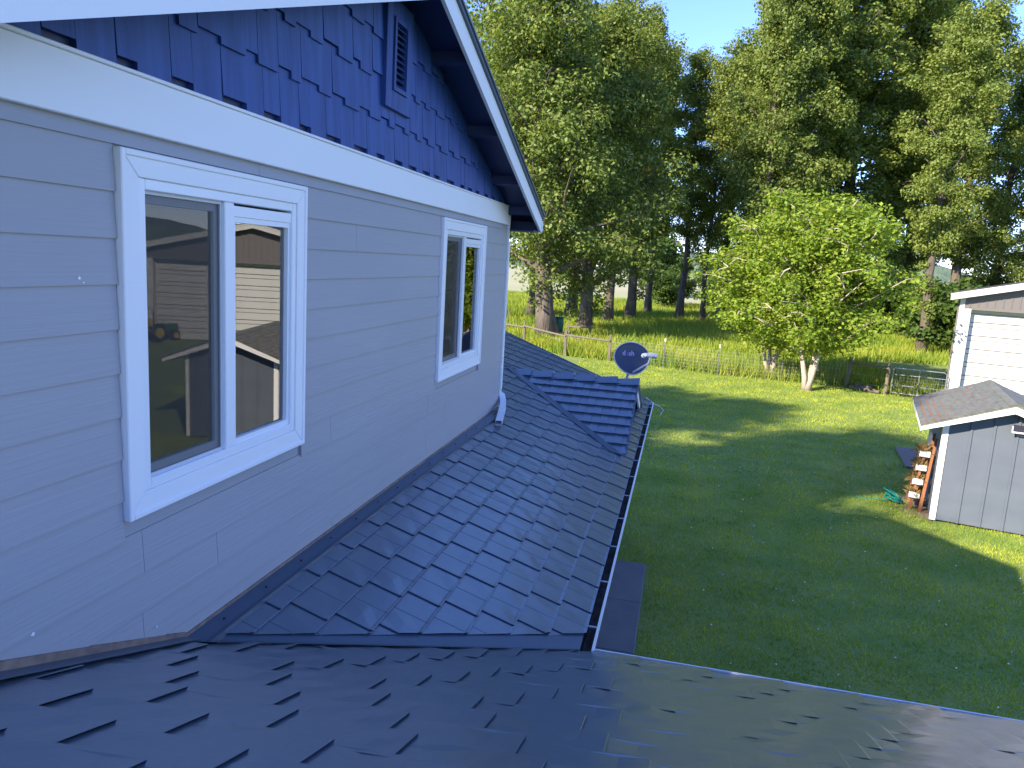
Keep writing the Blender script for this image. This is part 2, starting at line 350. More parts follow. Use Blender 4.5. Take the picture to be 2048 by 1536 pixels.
# louvred vent
vent = part('gable_vent', MB().box(WX-.012, WX+.006, 5.05, 5.51, Zw(1.005), Zw(1.70)), 'darkblue', house)
for y0, y1, z0, z1 in [(5.035, 5.145, .99, 1.72), (5.415, 5.525, .99, 1.72), (5.145, 5.415, .99, 1.115), (5.145, 5.415, 1.60, 1.72)]:
    part('vent_casing', MB().box(WX-.01, WX+.045, y0, y1, Zw(z0), Zw(z1)), 'blue', vent, bevel=.003)
for y0, y1, z0, z1 in [(5.146, 5.18, 1.116, 1.599), (5.38, 5.414, 1.116, 1.599), (5.181, 5.379, 1.116, 1.145), (5.181, 5.379, 1.57, 1.599)]:
    part('vent_frame', MB().box(WX-.008, WX+.058, y0, y1, Zw(z0), Zw(z1)), 'blue', vent)
for k in range(10):
    z = 1.148+.0425*k
    part('louver', MB().prism([(WX+.008, Zw(z+.034)), (WX+.014, Zw(z+.038)), (WX+.050, Zw(z+.008)), (WX+.044, Zw(z+.003))], 'y', 5.181, 5.379), 'blue', vent)

# upper roof: slabs, white rake boards, dark drip edge, lookouts
RX = -1.80                                    # face of the rake boards
ur = MB()
for s in (-1, 1):
    yy = lambda d: 5.28+s*d
    ur.prism([(yy(0), Zw(1.862)), (yy(4.06), Zw(1.862-.342*4.06)), (yy(4.06), Zw(1.94-.342*4.06)), (yy(0), Zw(1.94))], 'x', -12.3, RX-.03)
upper = part('upper_roof', ur, 'darkblue', house)
for s in (-1, 1):
    yy = lambda d: 5.28+s*d
    z = lambda d, o: Zw(1.86+o-.342*d)
    part('rake_board', MB().prism([(yy(0), z(0, -.115)), (yy(4.07), z(4.07, -.115)), (yy(4.07), z(4.07, .055)), (yy(0), z(0, .055))], 'x', RX-.028, RX), 'white', upper)
    part('drip_edge', MB().prism([(yy(0), z(0, .056)), (yy(4.11), z(4.11, .056)), (yy(4.11), z(4.11, .092)), (yy(0), z(0, .092))], 'x', RX-.05, RX+.022), 'roofflash', upper)
    part('roof_sheet', MB().prism([(yy(0), z(0, .093)), (yy(4.14), z(4.14, .093)), (yy(4.14), z(4.14, .115)), (yy(0), z(0, .115))], 'x', -12.35, RX+.034), 'roof', upper)
    for d in (.75, 1.85, 2.85, 3.62):
        part('lookout', MB().prism([(yy(d), z(d, -.09)), (yy(d+.045), z(d+.045, -.09)), (yy(d+.045), z(d+.045, .0)), (yy(d), z(d, .0))], 'x', WX-.012, RX-.03), 'darkblue', upper)
    part('eave_board', MB().box(-12.3, RX-.03, min(yy(4.03), yy(4.06)), max(yy(4.03), yy(4.06)), z(4.06, -.13), z(4.06, 0)), 'darkblue', upper)
    part('eave_soffit', MB().box(-12.3, RX-.03, min(yy(3.76), yy(4.03)), max(yy(3.76), yy(4.03)), z(4.06, -.128), z(4.06, -.112)), 'darkblue', upper)
    part('eave_gutter', MB().prism([(yy(4.072), z(4.06, -.12)), (yy(4.15), z(4.06, -.12)), (yy(4.17), z(4.06, .02)), (yy(4.072), z(4.06, .02))], 'x', -12.3, RX+.005), 'white', upper)

# windows
def window(y0, y1, label):
    z0, z1 = WZ0, WZ1; F = WX+.024
    iy0, iy1, iz0, iz1 = y0+CW, y1-CW, z0+CW, z1-CW
    fr = MB()                                  # vinyl frame standing in the opening
    t = .045
    for a in [(iy0, iy0+t, iz0, iz1), (iy1-t, iy1, iz0, iz1), (iy0+t, iy1-t, iz0, iz0+t), (iy0+t, iy1-t, iz1-t, iz1)]:
        fr.box(WX-.07, WX+.016, a[0], a[1], Zw(a[2]), Zw(a[3]))
    win = part('window', fr, 'vinyl', house, bevel=.004); win['label'] = label
    # mitred casing
    for poly in [[(y0, z0), (y1, z0), (iy1, iz0), (iy0, iz0)], [(y0, z1), (iy0, iz1), (iy1, iz1), (y1, z1)], [(y0, z0), (iy0, iz0), (iy0, iz1), (y0, z1)], [(y1, z0), (y1, z1), (iy1, iz1), (iy1, iz0)]]:
        cy, cz = sum(p[0] for p in poly)/4, sum(p[1] for p in poly)/4
        poly = [(cy+(p[0]-cy)*.9985, Zw(cz+(p[1]-cz)*.9985)) for p in poly]
        part('casing_board', MB().prism(poly, 'x', WX-.012, F), 'white', win, bevel=.003)
    e = .022                                   # raised outer edge of the casing
    for a in [(y0-.004, y0+e, z0-.004, z1+.004), (y1-e, y1+.004, z0-.004, z1+.004), (y0+e, y1-e, z0-.004, z0+e), (y0+e, y1-e, z1-e, z1+.004)]:
        part('casing_edge', MB().box(WX-.01, F+.007, a[0], a[1], Zw(a[2]), Zw(a[3])), 'white', win, bevel=.004)
    ym = iy0+(iy1-iy0)*.50
    part('mullion', MB().box(WX-.06, WX+.012, ym-.038, ym+.038, Zw(iz0+t), Zw(iz1-t)), 'vinyl', win, bevel=.004)
    # fixed light on the far side
    gy0, gy1, gz0, gz1 = ym+.038, iy1-t, iz0+t, iz1-t
    part('head_stop', MB().box(WX-.05, WX+.008, gy0, gy1, Zw(gz1-.062), Zw(gz1-.012)), 'vinyl', win)
    for a in [(gy0, gy0+.022, gz0, gz1-.063), (gy1-.022, gy1, gz0, gz1-.063), (gy0+.022, gy1-.022, gz0, gz0+.03), (gy0+.022, gy1-.022, gz1-.09, gz1-.063)]:
        part('glazing_bead', MB().box(WX-.05, WX+.002, a[0], a[1], Zw(a[2]), Zw(a[3])), 'vinyl', win)
    part('pane', MB().box(WX-.026, WX-.021, gy0+.015, gy1-.015, Zw(gz0+.02), Zw(gz1-.07)), 'glass', win)
    # sliding light with its insect screen on the near side
    sy0, sy1, sz0, sz1 = iy0+t, ym-.038, iz0+t, iz1-t
    for a in [(sy0, sy0+.016, sz0, sz1), (sy1-.045, sy1, sz0, sz1), (sy0+.016, sy1-.045, sz0, sz0+.05), (sy0+.016, sy1-.045, sz1-.05, sz1)]:
        part('sash', MB().box(WX-.055, WX-.02, a[0], a[1], Zw(a[2]), Zw(a[3])), 'vinyl', win)
    part('pane', MB().box(WX-.040, WX-.035, sy0+.01, sy1-.04, Zw(sz0+.04), Zw(sz1-.04)), 'glass', win)
    for a in [(sy0, sy0+.012, sz0, sz1), (sy1-.016, sy1, sz0, sz1), (sy0+.012, sy1-.016, sz0, sz0+.014), (sy0+.012, sy1-.016, sz1-.014, sz1)]:
        part('screen_frame', MB().box(WX-.016, WX-.004, a[0], a[1], Zw(a[2]), Zw(a[3])), 'lightgrey', win)
    part('insect_screen', MB().add([(WX-.010, sy0+.011, Zw(sz0+.012)), (WX-.010, sy1-.015, Zw(sz0+.012)), (WX-.010, sy1-.015, Zw(sz1-.012)), (WX-.010, sy0+.011, Zw(sz1-.012))], [(0, 1, 2, 3)]), 'screen', win)
window(*WIN[0][:2], 'white slider window nearest the camera, reflecting the barn and shed')
window(*WIN[1][:2], 'white slider window near the house corner, reflecting green leaves')
rm = MB(); rm.box(-6.1, -6.0, 1.7, 8.9, Zw(-1.9), Zw(.6)); rm.box(-6, WX-.15, 5.2, 5.3, Zw(-1.9), Zw(.6)); rm.box(-6, WX-.15, 1.7, 8.9, Zw(.55), Zw(.6))
part('room_wall', rm, 'room', house); part('room_floor', MB().box(-6, WX-.15, 1.7, 8.9, Zw(-2.0), Zw(-1.9)), 'roomfloor', house)
cu_ = MB(); nn = 46
for i in range(nn+1):
    y = 2.62+.66*i/nn; x = WX-.19+.022*math.sin(i*1.05)+.008*math.sin(i*2.7)
    cu_.v += [(x, y, Zw(-.62)), (x, y, Zw(.30))]
for i in range(nn): cu_.f.append((2*i, 2*i+2, 2*i+3, 2*i+1))
part('curtain', cu_, 'curtain', house, smooth=True)
ch = thing('armchair', 'pale blue armchair indoors behind the nearest window', 'chair', (-3.0, 4.1, Zw(-1.9)))
part('seat', MB().box(-3.3, -2.65, 3.75, 4.45, Zw(-1.75), Zw(-1.4)), 'chair', ch, bevel=.05)
part('backrest', MB().box(-3.3, -2.62, 4.45, 4.62, Zw(-1.75), Zw(-.72)), 'chair', ch, bevel=.07)
for q in ((-3.27, 3.8), (-2.72, 3.8), (-3.27, 4.5), (-2.72, 4.5)):
    part('leg', MB().box(q[0], q[0]+.05, q[1], q[1]+.05, Zw(-1.9), Zw(-1.75)), 'oldwood', ch)

# ------------------------------------------------------------------ metal shingle roofs
PM = .3726; NRM = math.hypot(1, PM)
def tile_template(seed, L, c, butt=.014, side=.007, plain=False):
    r = random.Random(seed); us = [0, .006, L*.25, L*.5-.006, L*.5, L*.5+.006, L*.75, L+.012]; vs = [0, .006, .02, c*.5, c+.035]
    mb = MB(); nu = len(us)
    for j, v in enumerate(vs):
        for i, u in enumerate(us):
            h = .003+butt*(1-v/(c+.035))+side*max(0, 1-u/(L*.7 if plain else L))+(.003 if j in (0, 1) and not plain else 0)
            if not plain:
                if i == 4: h -= .0045
                if i in (3, 5): h += .001
            if j in (2, 3) and i in (2, 6): h += r.uniform(-.004, .005)
            if i == 1: h += .001 if plain else .003
            mb.v.append((u, v, h))
    for j in range(len(vs)-1):
        for i in range(nu-1): a = j*nu+i; mb.f.append((a, a+1, a+1+nu, a+nu))
    k = len(mb.v)                              # butt edge, folded back underneath
    for i, u in enumerate(us): mb.v.append((u, .012, .001))
    for i in range(nu-1): mb.f.append((k+i, k+i+1, i+1, i))
    me = bpy.data.meshes.new('roof_shingle'); me.from_pydata(mb.v, [], mb.f); me.materials.append(M['roof']); me.materials.append(M['roofedge'])
    if not plain:
        for i in range(nu-1): me.polygons[i].material_index = 1
    return me
def frame_matrix(o, u, v):
    n = u.cross(v).normalized(); m = Matrix((u, v, n)).transposed().to_4x4(); m.translation = o; return m
def lay(parent, origin, u, v, L, c, rows, u0, u1, shift, cuts, drop=lambda p: False, side=.007, seed=0, v_off=0, butt=.012, plain=False):
    """rows of panels on a slope; cuts = list of (point, normal) half-spaces to keep (normal points to the cut-away side)"""
    u = u.normalized(); v = v.normalized(); tm = [tile_template(seed*10+i, L, c, butt, side, plain) for i in range(4)]; r = random.Random(seed); cnt = 0
    for k in range(rows):
        ph = shift(k); i0 = math.floor((u0-ph)/L)-1; i1 = math.ceil((u1-ph)/L)+1
        for i in range(i0, i1):
            uu = ph+i*L; mw = frame_matrix(origin+u*uu+v*(k*c+v_off), u, v); cs = [mw @ Vector((a, b, 0)) for a in (0, L) for b in (0, c)]
            if uu > u1 or uu+L < u0: continue
            if drop(sum(cs, Vector())/4): continue
            st = 0
            for p, n in cuts:
                ds = [(q-p).dot(n) for q in cs]
                if min(ds) > -.002: st = 2; break
                if max(ds) > 0: st = 1
            if st == 2: continue
            me = tm[r.randrange(4)]
            if st == 1:
                bm = bmesh.new(); bm.from_mesh(me); inv = mw.inverted()
                for p, n in cuts:
                    bmesh.ops.bisect_plane(bm, geom=bm.verts[:]+bm.edges[:]+bm.faces[:], plane_co=inv @ p, plane_no=(inv.to_3x3() @ n), clear_outer=True)
                if len(bm.faces) == 0: bm.free(); continue
                me = bpy.data.meshes.new('roof_shingle'); bm.to_mesh(me); bm.free(); me.materials.append(M['roof']); me.materials.append(M['roofedge'])
            o = link('roof_shingle', me, parent); mw.translation = mw.translation-HO; o.matrix_local = mw; cnt += 1
    return cnt
def up(x, y, z): return Vector((x, y, z))
# skirt roof below the gable wall and the slope that goes on behind the upper storey; falls towards +x
SK = lambda x: Zw(-1.867-PM*(x+2.15))
EX, YEND = -.452, 14.32
sb = MB()
sb.add([(EX, 4.58, SK(EX)-.004), (EX, YEND, SK(EX)-.004), (-2.2, YEND, SK(-2.2)-.004), (-2.2, 2.85, SK(-2.2)-.004)], [(0, 1, 2, 3)])
sb.add([(-2.2, 9.07, SK(-2.2)-.004), (-2.2, YEND, SK(-2.2)-.004), (-6.5, YEND, SK(-6.5)-.004), (-6.5, 9.07, SK(-6.5)-.004)], [(0, 1, 2, 3)])
sb.add([(EX, 4.58, SK(EX)-.02), (EX, YEND, SK(EX)-.02), (EX, YEND, SK(EX)-.16), (EX, 4.58, SK(EX)-.16)], [(0, 1, 2, 3)])
skirt = part('skirt_roof', sb, 'roofflash', house)
C1 = .2155*NRM
cutA = (up(-1.98, 3.117, 0), Vector((1.088, -1, 0)).normalized())              # along the valley to the porch roof
cutW = (up(-2.045, 0, 0), Vector((-1, 0, 0)))                                    # along the wall flashing
cutE = (up(0, YEND, 0), Vector((0, 1, 0)))
V0, V1 = up(-.58, 9.64, 0), up(-2.52, 11.58, 0)
gv = Vector((1, 1, 0)).normalized()                                             # gable valley, near side
orig = up(EX+.012, 0, SK(EX+.012))
lay(skirt, orig, Vector((0, 1, 0)), Vector((-1, 0, PM)), .452, C1, 8, 2.5, 11.8, lambda k: 3.42-.452+.111*(7-k) if k < 8 else 0,
    [cutA, cutW, (V0-gv*.17, gv)], drop=lambda p: p.x+p.y-9.06 > .3 and p.x < -.55, seed=1)
# strip along the eave beside the small gable, and the part behind it
lay(skirt, orig, Vector((0, 1, 0)), Vector((-1, 0, PM)), .452, C1, 1, 9.0, YEND, lambda k: 3.42-.452+.111*7, [cutE, (up(0, 9.05, 0), Vector((0, -1, 0))), (up(-.60, 0, 0), Vector((-1, 0, 0)))],
    drop=lambda p: p.y < 9.2, seed=2)
g2 = Vector((1, -1, 0)).normalized()
lay(skirt, orig, Vector((0, 1, 0)), Vector((-1, 0, PM)), .452, C1, 20, 9.1, YEND, lambda k: 3.42-.452+.111*(7-k),
    [cutE, (up(-2.52, 11.64, 0), g2), (up(0, 9.12, 0), Vector((0, -1, 0)))], drop=lambda p: p.x > -2.1 and p.y < 11.8, seed=3)
lay(skirt, orig, Vector((0, 1, 0)), Vector((-1, 0, PM)), .452, C1, 12, 9.0, 12.2, lambda k: 3.42-.452+.111*(7-k),
    [(V0-gv*.17, gv), (up(0, 9.12, 0), Vector((0, -1, 0))), (up(-2.047, 0, 0), Vector((1, 0, 0)))], drop=lambda p: p.x > -2.0 or p.x < -2.75, seed=8)
part('rake_trim', MB().prism([(EX, SK(EX)-.17), (EX, SK(EX)+.022), (-6.5, SK(-6.5)+.022), (-6.5, SK(-6.5)-.17)], 'y', YEND, YEND+.03), 'roofflash', house)
# wall flashing with its raised lip and screws
wf = part('wall_flashing', MB().add([(WX+.012, 2.86, Zw(-1.85)), (WX+.012, 9.03, Zw(-1.85)), (-2.045, 9.03, SK(-2.045)+.022), (-2.045, 2.93, SK(-2.045)+.022)], [(0, 1, 2, 3)])
     .box(-2.047, -2.036, 2.93, 9.03, SK(-2.04)+.003, SK(-2.04)+.036), 'roofflash', house)
for k in range(16):
    y = 3.12+.39*k; part('screw', MB().lathe([(.0, .008), (.007, .006), (.008, 0)], 8, (-2.085, y, SK(-2.085)+.036)), 'screw', wf)
# valley flashing between skirt roof and porch roof
vw = lambda x: 2.874+(x+2.15)
fv = MB(); n = 12
for i in range(n+1):
    x = -2.15+(EX+2.15+.0)*i/n; yc = 3.117+1.088*(x+1.98)+.03
    fv.v += [(x, vw(x)-.10, Zw(-1.867-PM*(vw(x)-.10-2.874))+.022), (x, vw(x), SK(x)+.012), (x, vw(x)+.02, SK(x)+.004), (x, max(yc, vw(x)+.05), SK(x)+.006)]
for i in range(n):
    for j in range(3): a = i*4+j; fv.f.append((a, a+4, a+5, a+1))
part('valley_flashing', fv, 'roofflash', house)
# porch roof in front of the camera, falls towards +y
NR = lambda y: Zw(-1.867-PM*(y-2.874)); YE = 4.60; YR = .70; XR = 5.2
nb = MB().add([(-2.2, YR, NR(YR)-.004), (XR, YR, NR(YR)-.004), (XR, YE, NR(YE)-.004), (-.36, YE, NR(YE)-.004), (-2.2, 2.78, NR(2.78)-.004)], [(0, 1, 2, 3, 4)])
nb.add([(-2.2, YR, NR(YR)-.004), (XR, YR, NR(YR)-.004), (XR, -3.2, NR(YE)-.004), (-2.2, -3.2, NR(YE)-.004)], [(0, 1, 2, 3)])
porch = part('porch_roof', nb, 'roofflash', house)
SH = [.055, .18, .31, .03, .17, .30, .405, .09, .227, .12, .40, .29, .05, .21, .37, .11, .26, .02]
lay(porch, up(0, YE-.005, NR(YE-.005)), Vector((-1, 0, 0)), Vector((0, -1, PM)), .44, .2195*NRM, 18, -XR, 2.15, lambda k: SH[k],
    [(up(-2.15, 2.80, 0), Vector((-1, 1, 0)).normalized()), (up(-2.135, 0, 0), Vector((-1, 0, 0))), (up(XR, 0, 0), Vector((1, 0, 0)))], seed=4, butt=.010, side=.010, plain=True)
part('eave_edge', MB().box(-.355, XR, YE+.004, YE+.014, NR(YE)-.075, NR(YE)+.022), 'white', house)
part('ridge_cap', MB().prism([(YR-.16, NR(YR+.16)+.02), (YR, NR(YR)+.03), (YR+.16, NR(YR+.16)+.02), (YR, NR(YR)-.01)], 'x', -2.13, XR), 'roof', porch)
part('side_flashing', MB().add([(WX+.012, .7, Zw(-1.02)), (WX+.012, 2.88, Zw(-1.838)), (-2.07, 2.93, NR(2.93)+.028), (-2.07, .7, NR(.7)+.028)], [(0, 1, 2, 3)]), 'roofflash', house)
# small entry gable on the skirt roof, ridge along x
GRY, GZ, GX = 11.58, Zw(-1.755), -.545
gn = lambda y: GZ-PM*abs(y-GRY)
gb = MB().add([(-2.52, GRY, GZ-.01), (GX+.01, GRY, GZ-.01), (GX+.01, 9.66, gn(9.66)-.01), (-.6, 9.66, gn(9.66)-.01)], [(0, 1, 2, 3)])
gb.add([(-2.52, GRY, GZ-.01), (GX+.01, GRY, GZ-.01), (GX+.01, 13.5, gn(13.5)-.01), (-.6, 13.5, gn(13.5)-.01)], [(0, 1, 2, 3)])
groof = part('gable_roof', gb, 'roofflash', house)
lay(groof, up(-2.6, 9.69, gn(9.69)), Vector((1, 0, 0)), Vector((0, 1, PM)), .245, .2195*NRM, 9, -.1, 2.06, lambda k: .02+(.12 if k % 2 else 0),
    [(V0+gv*.0, -gv), (up(GX, 0, 0), Vector((1, 0, 0))), (up(0, GRY-.005, 0), Vector((0, 1, 0)))], seed=5, butt=.024, side=.004)
lay(groof, up(-.5, 13.5, gn(13.5)), Vector((-1, 0, 0)), Vector((0, -1, PM)), .452, .2195*NRM, 9, 0, 2.0, lambda k: .1*k % .45,
    [(up(-.58, 13.52, 0), Vector((-1, 1, 0)).normalized()), (up(GX, 0, 0), Vector((1, 0, 0))), (up(0, GRY+.005, 0), Vector((0, -1, 0)))], seed=6)
for k in range(7):
    x1 = GX+.012-.338*k; x0 = x1-.36; t = .018
    part('ridge_cap', MB().add([(x0, GRY-.17, gn(GRY-.17)+.020), (x0, GRY, GZ+.028), (x0, GRY+.17, gn(GRY+.17)+.020), (x1, GRY-.178, gn(GRY-.178)+.056), (x1, GRY, GZ+.068), (x1, GRY+.178, gn(GRY+.178)+.056),
         (x1, GRY-.145, gn(GRY-.145)+.012), (x1, GRY+.145, gn(GRY+.145)+.012), (x0, GRY-.145, gn(GRY-.145)+.004)], [(0, 3, 4, 1), (1, 4, 5, 2), (3, 6, 7, 5, 4), (0, 8, 6, 3)]), 'roof', groof)
# gable end: white rake boards, dark trim, face
part('gable_face', MB().prism([(9.95, SK(-.66)+.0), (13.2, SK(-.66)), (GRY, GZ-.06)], 'x', -.70, -.66), 'siding', groof)
for s in (-1, 1):
    p = [(GRY, GZ-.03), (GRY+s*1.90, gn(GRY+1.90)-.03), (GRY+s*1.80, gn(GRY+1.90)-.03), (GRY+s*1.62, gn(GRY+1.62)-.13), (GRY, GZ-.15)]
    part('rake_board', MB().prism(p, 'x', GX-.05, GX-.022), 'white', groof)
    part('rake_trim', MB().prism([(GRY, GZ-.028), (GRY+s*1.93, gn(GRY+1.93)-.028), (GRY+s*1.93, gn(GRY+1.93)+.026), (GRY, GZ+.026)], 'x', GX-.02, GX+.008), 'roofflash', groof)
fv = MB()
for t in (0, .25, .5, .75, 1.0):
    p = V0.lerp(V1, t)
    fv.v += [tuple(q) for q in [(p.x+.03, p.y+.03, gn(p.y+.03)+.004), (p.x, p.y, SK(p.x)+.014), (p.x-.03, p.y-.03, SK(p.x-.03)+.014), (p.x-.15, p.y-.15, SK(p.x-.15)+.026), (p.x-.152, p.y-.152, SK(p.x-.15)+.006)]]
for i in range(4):
    for j in range(4): a = i*5+j; fv.f.append((a, a+5, a+6, a+1))
part('valley_flashing', fv, 'roofflash', house)
# gutter along the skirt eave
GL, GTOP = -.372, SK(EX)-.018
gt = MB()
prof = [(EX+.003, GTOP), (EX+.003, GTOP-.11), (GL-.02, GTOP-.11), (GL, GTOP-.05), (GL, GTOP-.008)]
for (xa, za), (xb, zb) in zip(prof[:-1], prof[1:]):
    gt.add([(xa, 4.63, za), (xa, 14.25, za), (xb, 14.25, zb), (xb, 4.63, zb)], [(0, 1, 2, 3)])
gutter = part('gutter', gt, 'black', house)
part('gutter_lip', MB().box(GL-.004, GL+.010, 4.63, 14.25, GTOP-.045, GTOP+.002), 'white', gutter)
part('gutter_end', MB().box(EX+.004, GL, 14.235, 14.25, GTOP-.11, GTOP-.004), 'white', gutter)
part('leaf_litter', MB().box(EX+.008, GL-.012, 4.64, 14.22, GTOP-.104, GTOP-.055), 'debris', gutter)
for k in range(12):
    y = 4.98+.80*k; part('hanger', MB().box(EX+.004, GL-.005, y, y+.018, GTOP-.014, GTOP-.008), 'lightgrey', gutter)
part('fascia', MB().box(EX-.03, EX-.001, 4.62, YEND-.01, SK(EX)-.19, SK(EX)-.022), 'white', house)
# downspout: sliver beside the corner, elbow, open end on the roof
def rect_pipe(mb, pts, wdt, hgt):
    pts = [Vector(p) for p in pts]; k0 = len(mb.v)
    for i, p in enumerate(pts):
        d = (pts[min(i+1, len(pts)-1)]-pts[max(i-1, 0)]).normalized(); s = d.cross(Vector((0, 0, 1)))
        s = s.normalized() if s.length > .2 else Vector((1, 0, 0)); t = s.cross(d).normalized()
        for a, b in ((-1, -1), (1, -1), (1, 1), (-1, 1)): mb.v.append(tuple(p+s*a*wdt/2+t*b*hgt/2))
    for i in range(len(pts)-1):
        for j in range(4): a = k0+4*i+j; b = k0+4*i+(j+1) % 4; mb.f.append((a, b, b+4, a+4))
    return mb
ds = part('downspout', rect_pipe(MB(), [(-2.17, 9.11, Zw(.2)), (-2.17, 9.11, Zw(-1.62)), (-2.13, 9.10, Zw(-1.70)), (-2.08, 9.0, Zw(-1.765)), (-2.04, 8.84, Zw(-1.80)), (-1.955, 8.30, Zw(-1.885))], .075, .06), 'vinyl', house)
b = ds.modifiers.new('sheet', 'SOLIDIFY'); b.thickness = .003
# lower walls, mostly out of sight
lw = MB().box(-1.0, -.85, 4.2, 14.1, 0, Zw(-2.42)); lw.box(-1.0, XR-.4, -2.8, 4.2, 0, Zw(-2.5)); lw.box(-12, -1.0, -2.8, 14.1, 0, Zw(-2.5))
part('lower_wall', lw, 'siding', house)
part('porch_soffit', MB().box(-.35, XR-.02, 4.2, YE-.003, NR(YE)-.09, NR(YE)-.07), 'white', house)

# ------------------------------------------------------------------ satellite dish on the small gable
DC = on_y((1264, 715), 12.9)
dish = thing('satellite_dish', 'dark grey satellite dish with pale lettering on the small gable roof', 'satellite dish', (DC.x, DC.y, gn(DC.y)+.01))
dn = Vector((.36, -.86, .36)).normalized()                                     # the way it faces
dr = Vector((0, 0, 1)).cross(dn).normalized(); du = dn.cross(dr)
# as seen from the camera dr points right
if dr.dot(ROT @ Vector((1, 0, 0))) < 0: dr = -dr; du = -du
if du.z < 0: du = -du
db = MB(); NRG, NSG = 7, 40
def dish_pt(r, t, o=0):
    x = .315*r*math.cos(t); y = .268*r*math.sin(t)
    if y < 0: x *= 1-.16*(y/-.268)**2*1.0; y *= 1.12
    return DC+dr*x+du*y+dn*(-.055*(1-r*r)+o)
db.v.append(tuple(dish_pt(0, 0)))
for i in range(1, NRG+1):
    for j in range(NSG): db.v.append(tuple(dish_pt(i/NRG, 2*math.pi*j/NSG)))
for j in range(NSG): db.f.append((0, 1+j, 1+(j+1) % NSG))
for i in range(NRG-1):
    for j in range(NSG): a = 1+i*NSG+j; b = 1+i*NSG+(j+1) % NSG; db.f.append((a, b, b+NSG, a+NSG))
refl = part('reflector', db, 'dishblue', dish, smooth=True)
b = refl.modifiers.new('sheet', 'SOLIDIFY'); b.thickness = .012; b.offset = 0
part('rim', MB().tube([dish_pt(1.0, 2*math.pi*j/40) for j in range(41)], .008, 6, False), 'lightgrey', refl)
def lettering(txt, size, at, parent, mname, extra=.004):
    cu = bpy.data.curves.new('letters', 'FONT'); cu.body = txt; cu.size = size; cu.offset = .004*size/.12; cu.extrude = .001; cu.space_character = 1.02
    tmp = bpy.data.objects.new('tmp', cu); col.objects.link(tmp); dg = bpy.context.evaluated_depsgraph_get(); dg.update()
    me = bpy.data.meshes.new_from_object(tmp.evaluated_get(dg)); bpy.data.objects.remove(tmp)
    off = ORIGIN[root_of(parent).name]
    for v in me.vertices:
        p = at+dr*v.co.x+du*v.co.y; q = p-DC; x, y = q.dot(dr)/.315, q.dot(du)/.268
        v.co = p+dn*(-.055*(1-min(1, x*x+y*y))+.012+v.co.z)-off
    me.materials.clear(); me.materials.append(M[mname]); o = link('lettering', me, parent); return o
o = lettering('d', .115, DC-dr*.16+du*.045, refl, 'dishtext'); o['label'] = 'pale letters printed on the reflector'
lettering('sh', .115, DC-dr*.045+du*.045, refl, 'dishtext')
for k, (wd, dy) in enumerate([(.018, .086), (.03, .067), (.04, .048)]):          # the i drawn as stacked waves
    p = DC-dr*.070+du*(.004+dy); mb = MB(); pts = [p+dr*wd*(t/4-.5)+du*(-.006*math.sin(math.pi*t/4))+dn*(-.048+.012) for t in range(5)]
    part('lettering', mb.tube(pts, .0045, 5), 'dishtext', refl)
foot = DC-du*.30-dn*.05
part('mast', MB().tube([(DC.x-.11, DC.y+.02, gn(DC.y)+.0), (DC.x-.10, DC.y+.03, gn(DC.y)+.14), tuple(DC-dn*.09-du*.12), tuple(DC-dn*.075)], .024, 10), 'lightgrey', dish)
part('mount_plate', MB().box(DC.x-.19, DC.x-.03, DC.y-.07, DC.y+.12, gn(DC.y)-.04, gn(DC.y)+.012), 'lightgrey', dish)
lnb = DC+dr*.20-du*.035+dn*.34
part('feed_arm', MB().tube([tuple(DC-du*.27-dn*.03), tuple(DC-du*.265+dn*.05), tuple(lnb-du*.13-dn*.06-dr*.02), tuple(lnb-du*.03)], .017, 8), 'lightgrey', dish)
feed = part('feed_body', MB().tube([tuple(lnb-dr*.06), tuple(lnb+dr*.10)], .040, 10), 'lightgrey', dish)
for k in (-.10, -.0, .085):
    part('feed_horn', MB().tube([tuple(lnb+dr*k+dn*.03), tuple(lnb+dr*k-dn*.05)], [.032, .043], 12), 'vinyl', feed)
cbl = MB().tube([on_y((1292, 795), 14.2), on_y((1306, 806), 14.26), on_y((1318, 812), 14.3), on_y((1327, 820), 14.3), on_y((1321, 829), 14.28)], .005, 6)
solo('cable', cbl, 'vinyl', 'thin white cable dangling off the far end of the gutter', 'cable', tuple(on_y((1306, 806), 14.26)))

# ------------------------------------------------------------------ garden shed
TH = -R_(13)
shed = thing('garden_shed', 'small grey board and batten shed with mossy shingle roof and white trim', 'shed', (5.69, 17.38, 0), TH)
SW, SD, SPK, SSL = 2.34, 3.55, 2.80, .395       # width, depth, ridge height, slope
sz = lambda x, o=0: SPK-SSL*abs(x-SW/2)+o
body = part('wall', MB().box(.02, SW-.02, .02, SD, .05, 1.9).prism([(.02, 1.9), (SW-.02, 1.9), (SW-.02, sz(0)-.12), (SW/2, SPK-.1), (.02, sz(0)-.12)], 'y', .02, SD), 'shed', shed)
xs = [0.09+.41*i for i in range(6)]+[SW-.09]
for a0, a1 in zip(xs[:-1], xs[1:]):
    part('wall_panel', MB().prism([(a0+.006, .06), (a1-.006, .06), (a1-.006, sz(a1)-.1), ((a0+a1)/2, min(sz(a0), sz(a1), sz((a0+a1)/2))-.1 if a1 < SW/2 or a0 > SW/2 else SPK-.11), (a0+.006, sz(a0)-.1)], 'y', .0, .019), 'shed', body)
for x in xs[1:-1]:
    part('batten', MB().box(x-.024, x+.024, -.026, -.001, .055, sz(x)-.1), 'shed', body, bevel=.003)
for x in (0, SW-.088): part('corner_board', MB().box(x, x+.088, -.03, -.001, .05, sz(0)-.1), 'white', shed)
part('corner_board', MB().box(-.028, -.001, -.03, .06, .05, sz(0)-.12), 'white', shed)
part('side_wall', MB().box(-.012, .018, .061, SD, .06, sz(0)-.13), 'shed', shed)
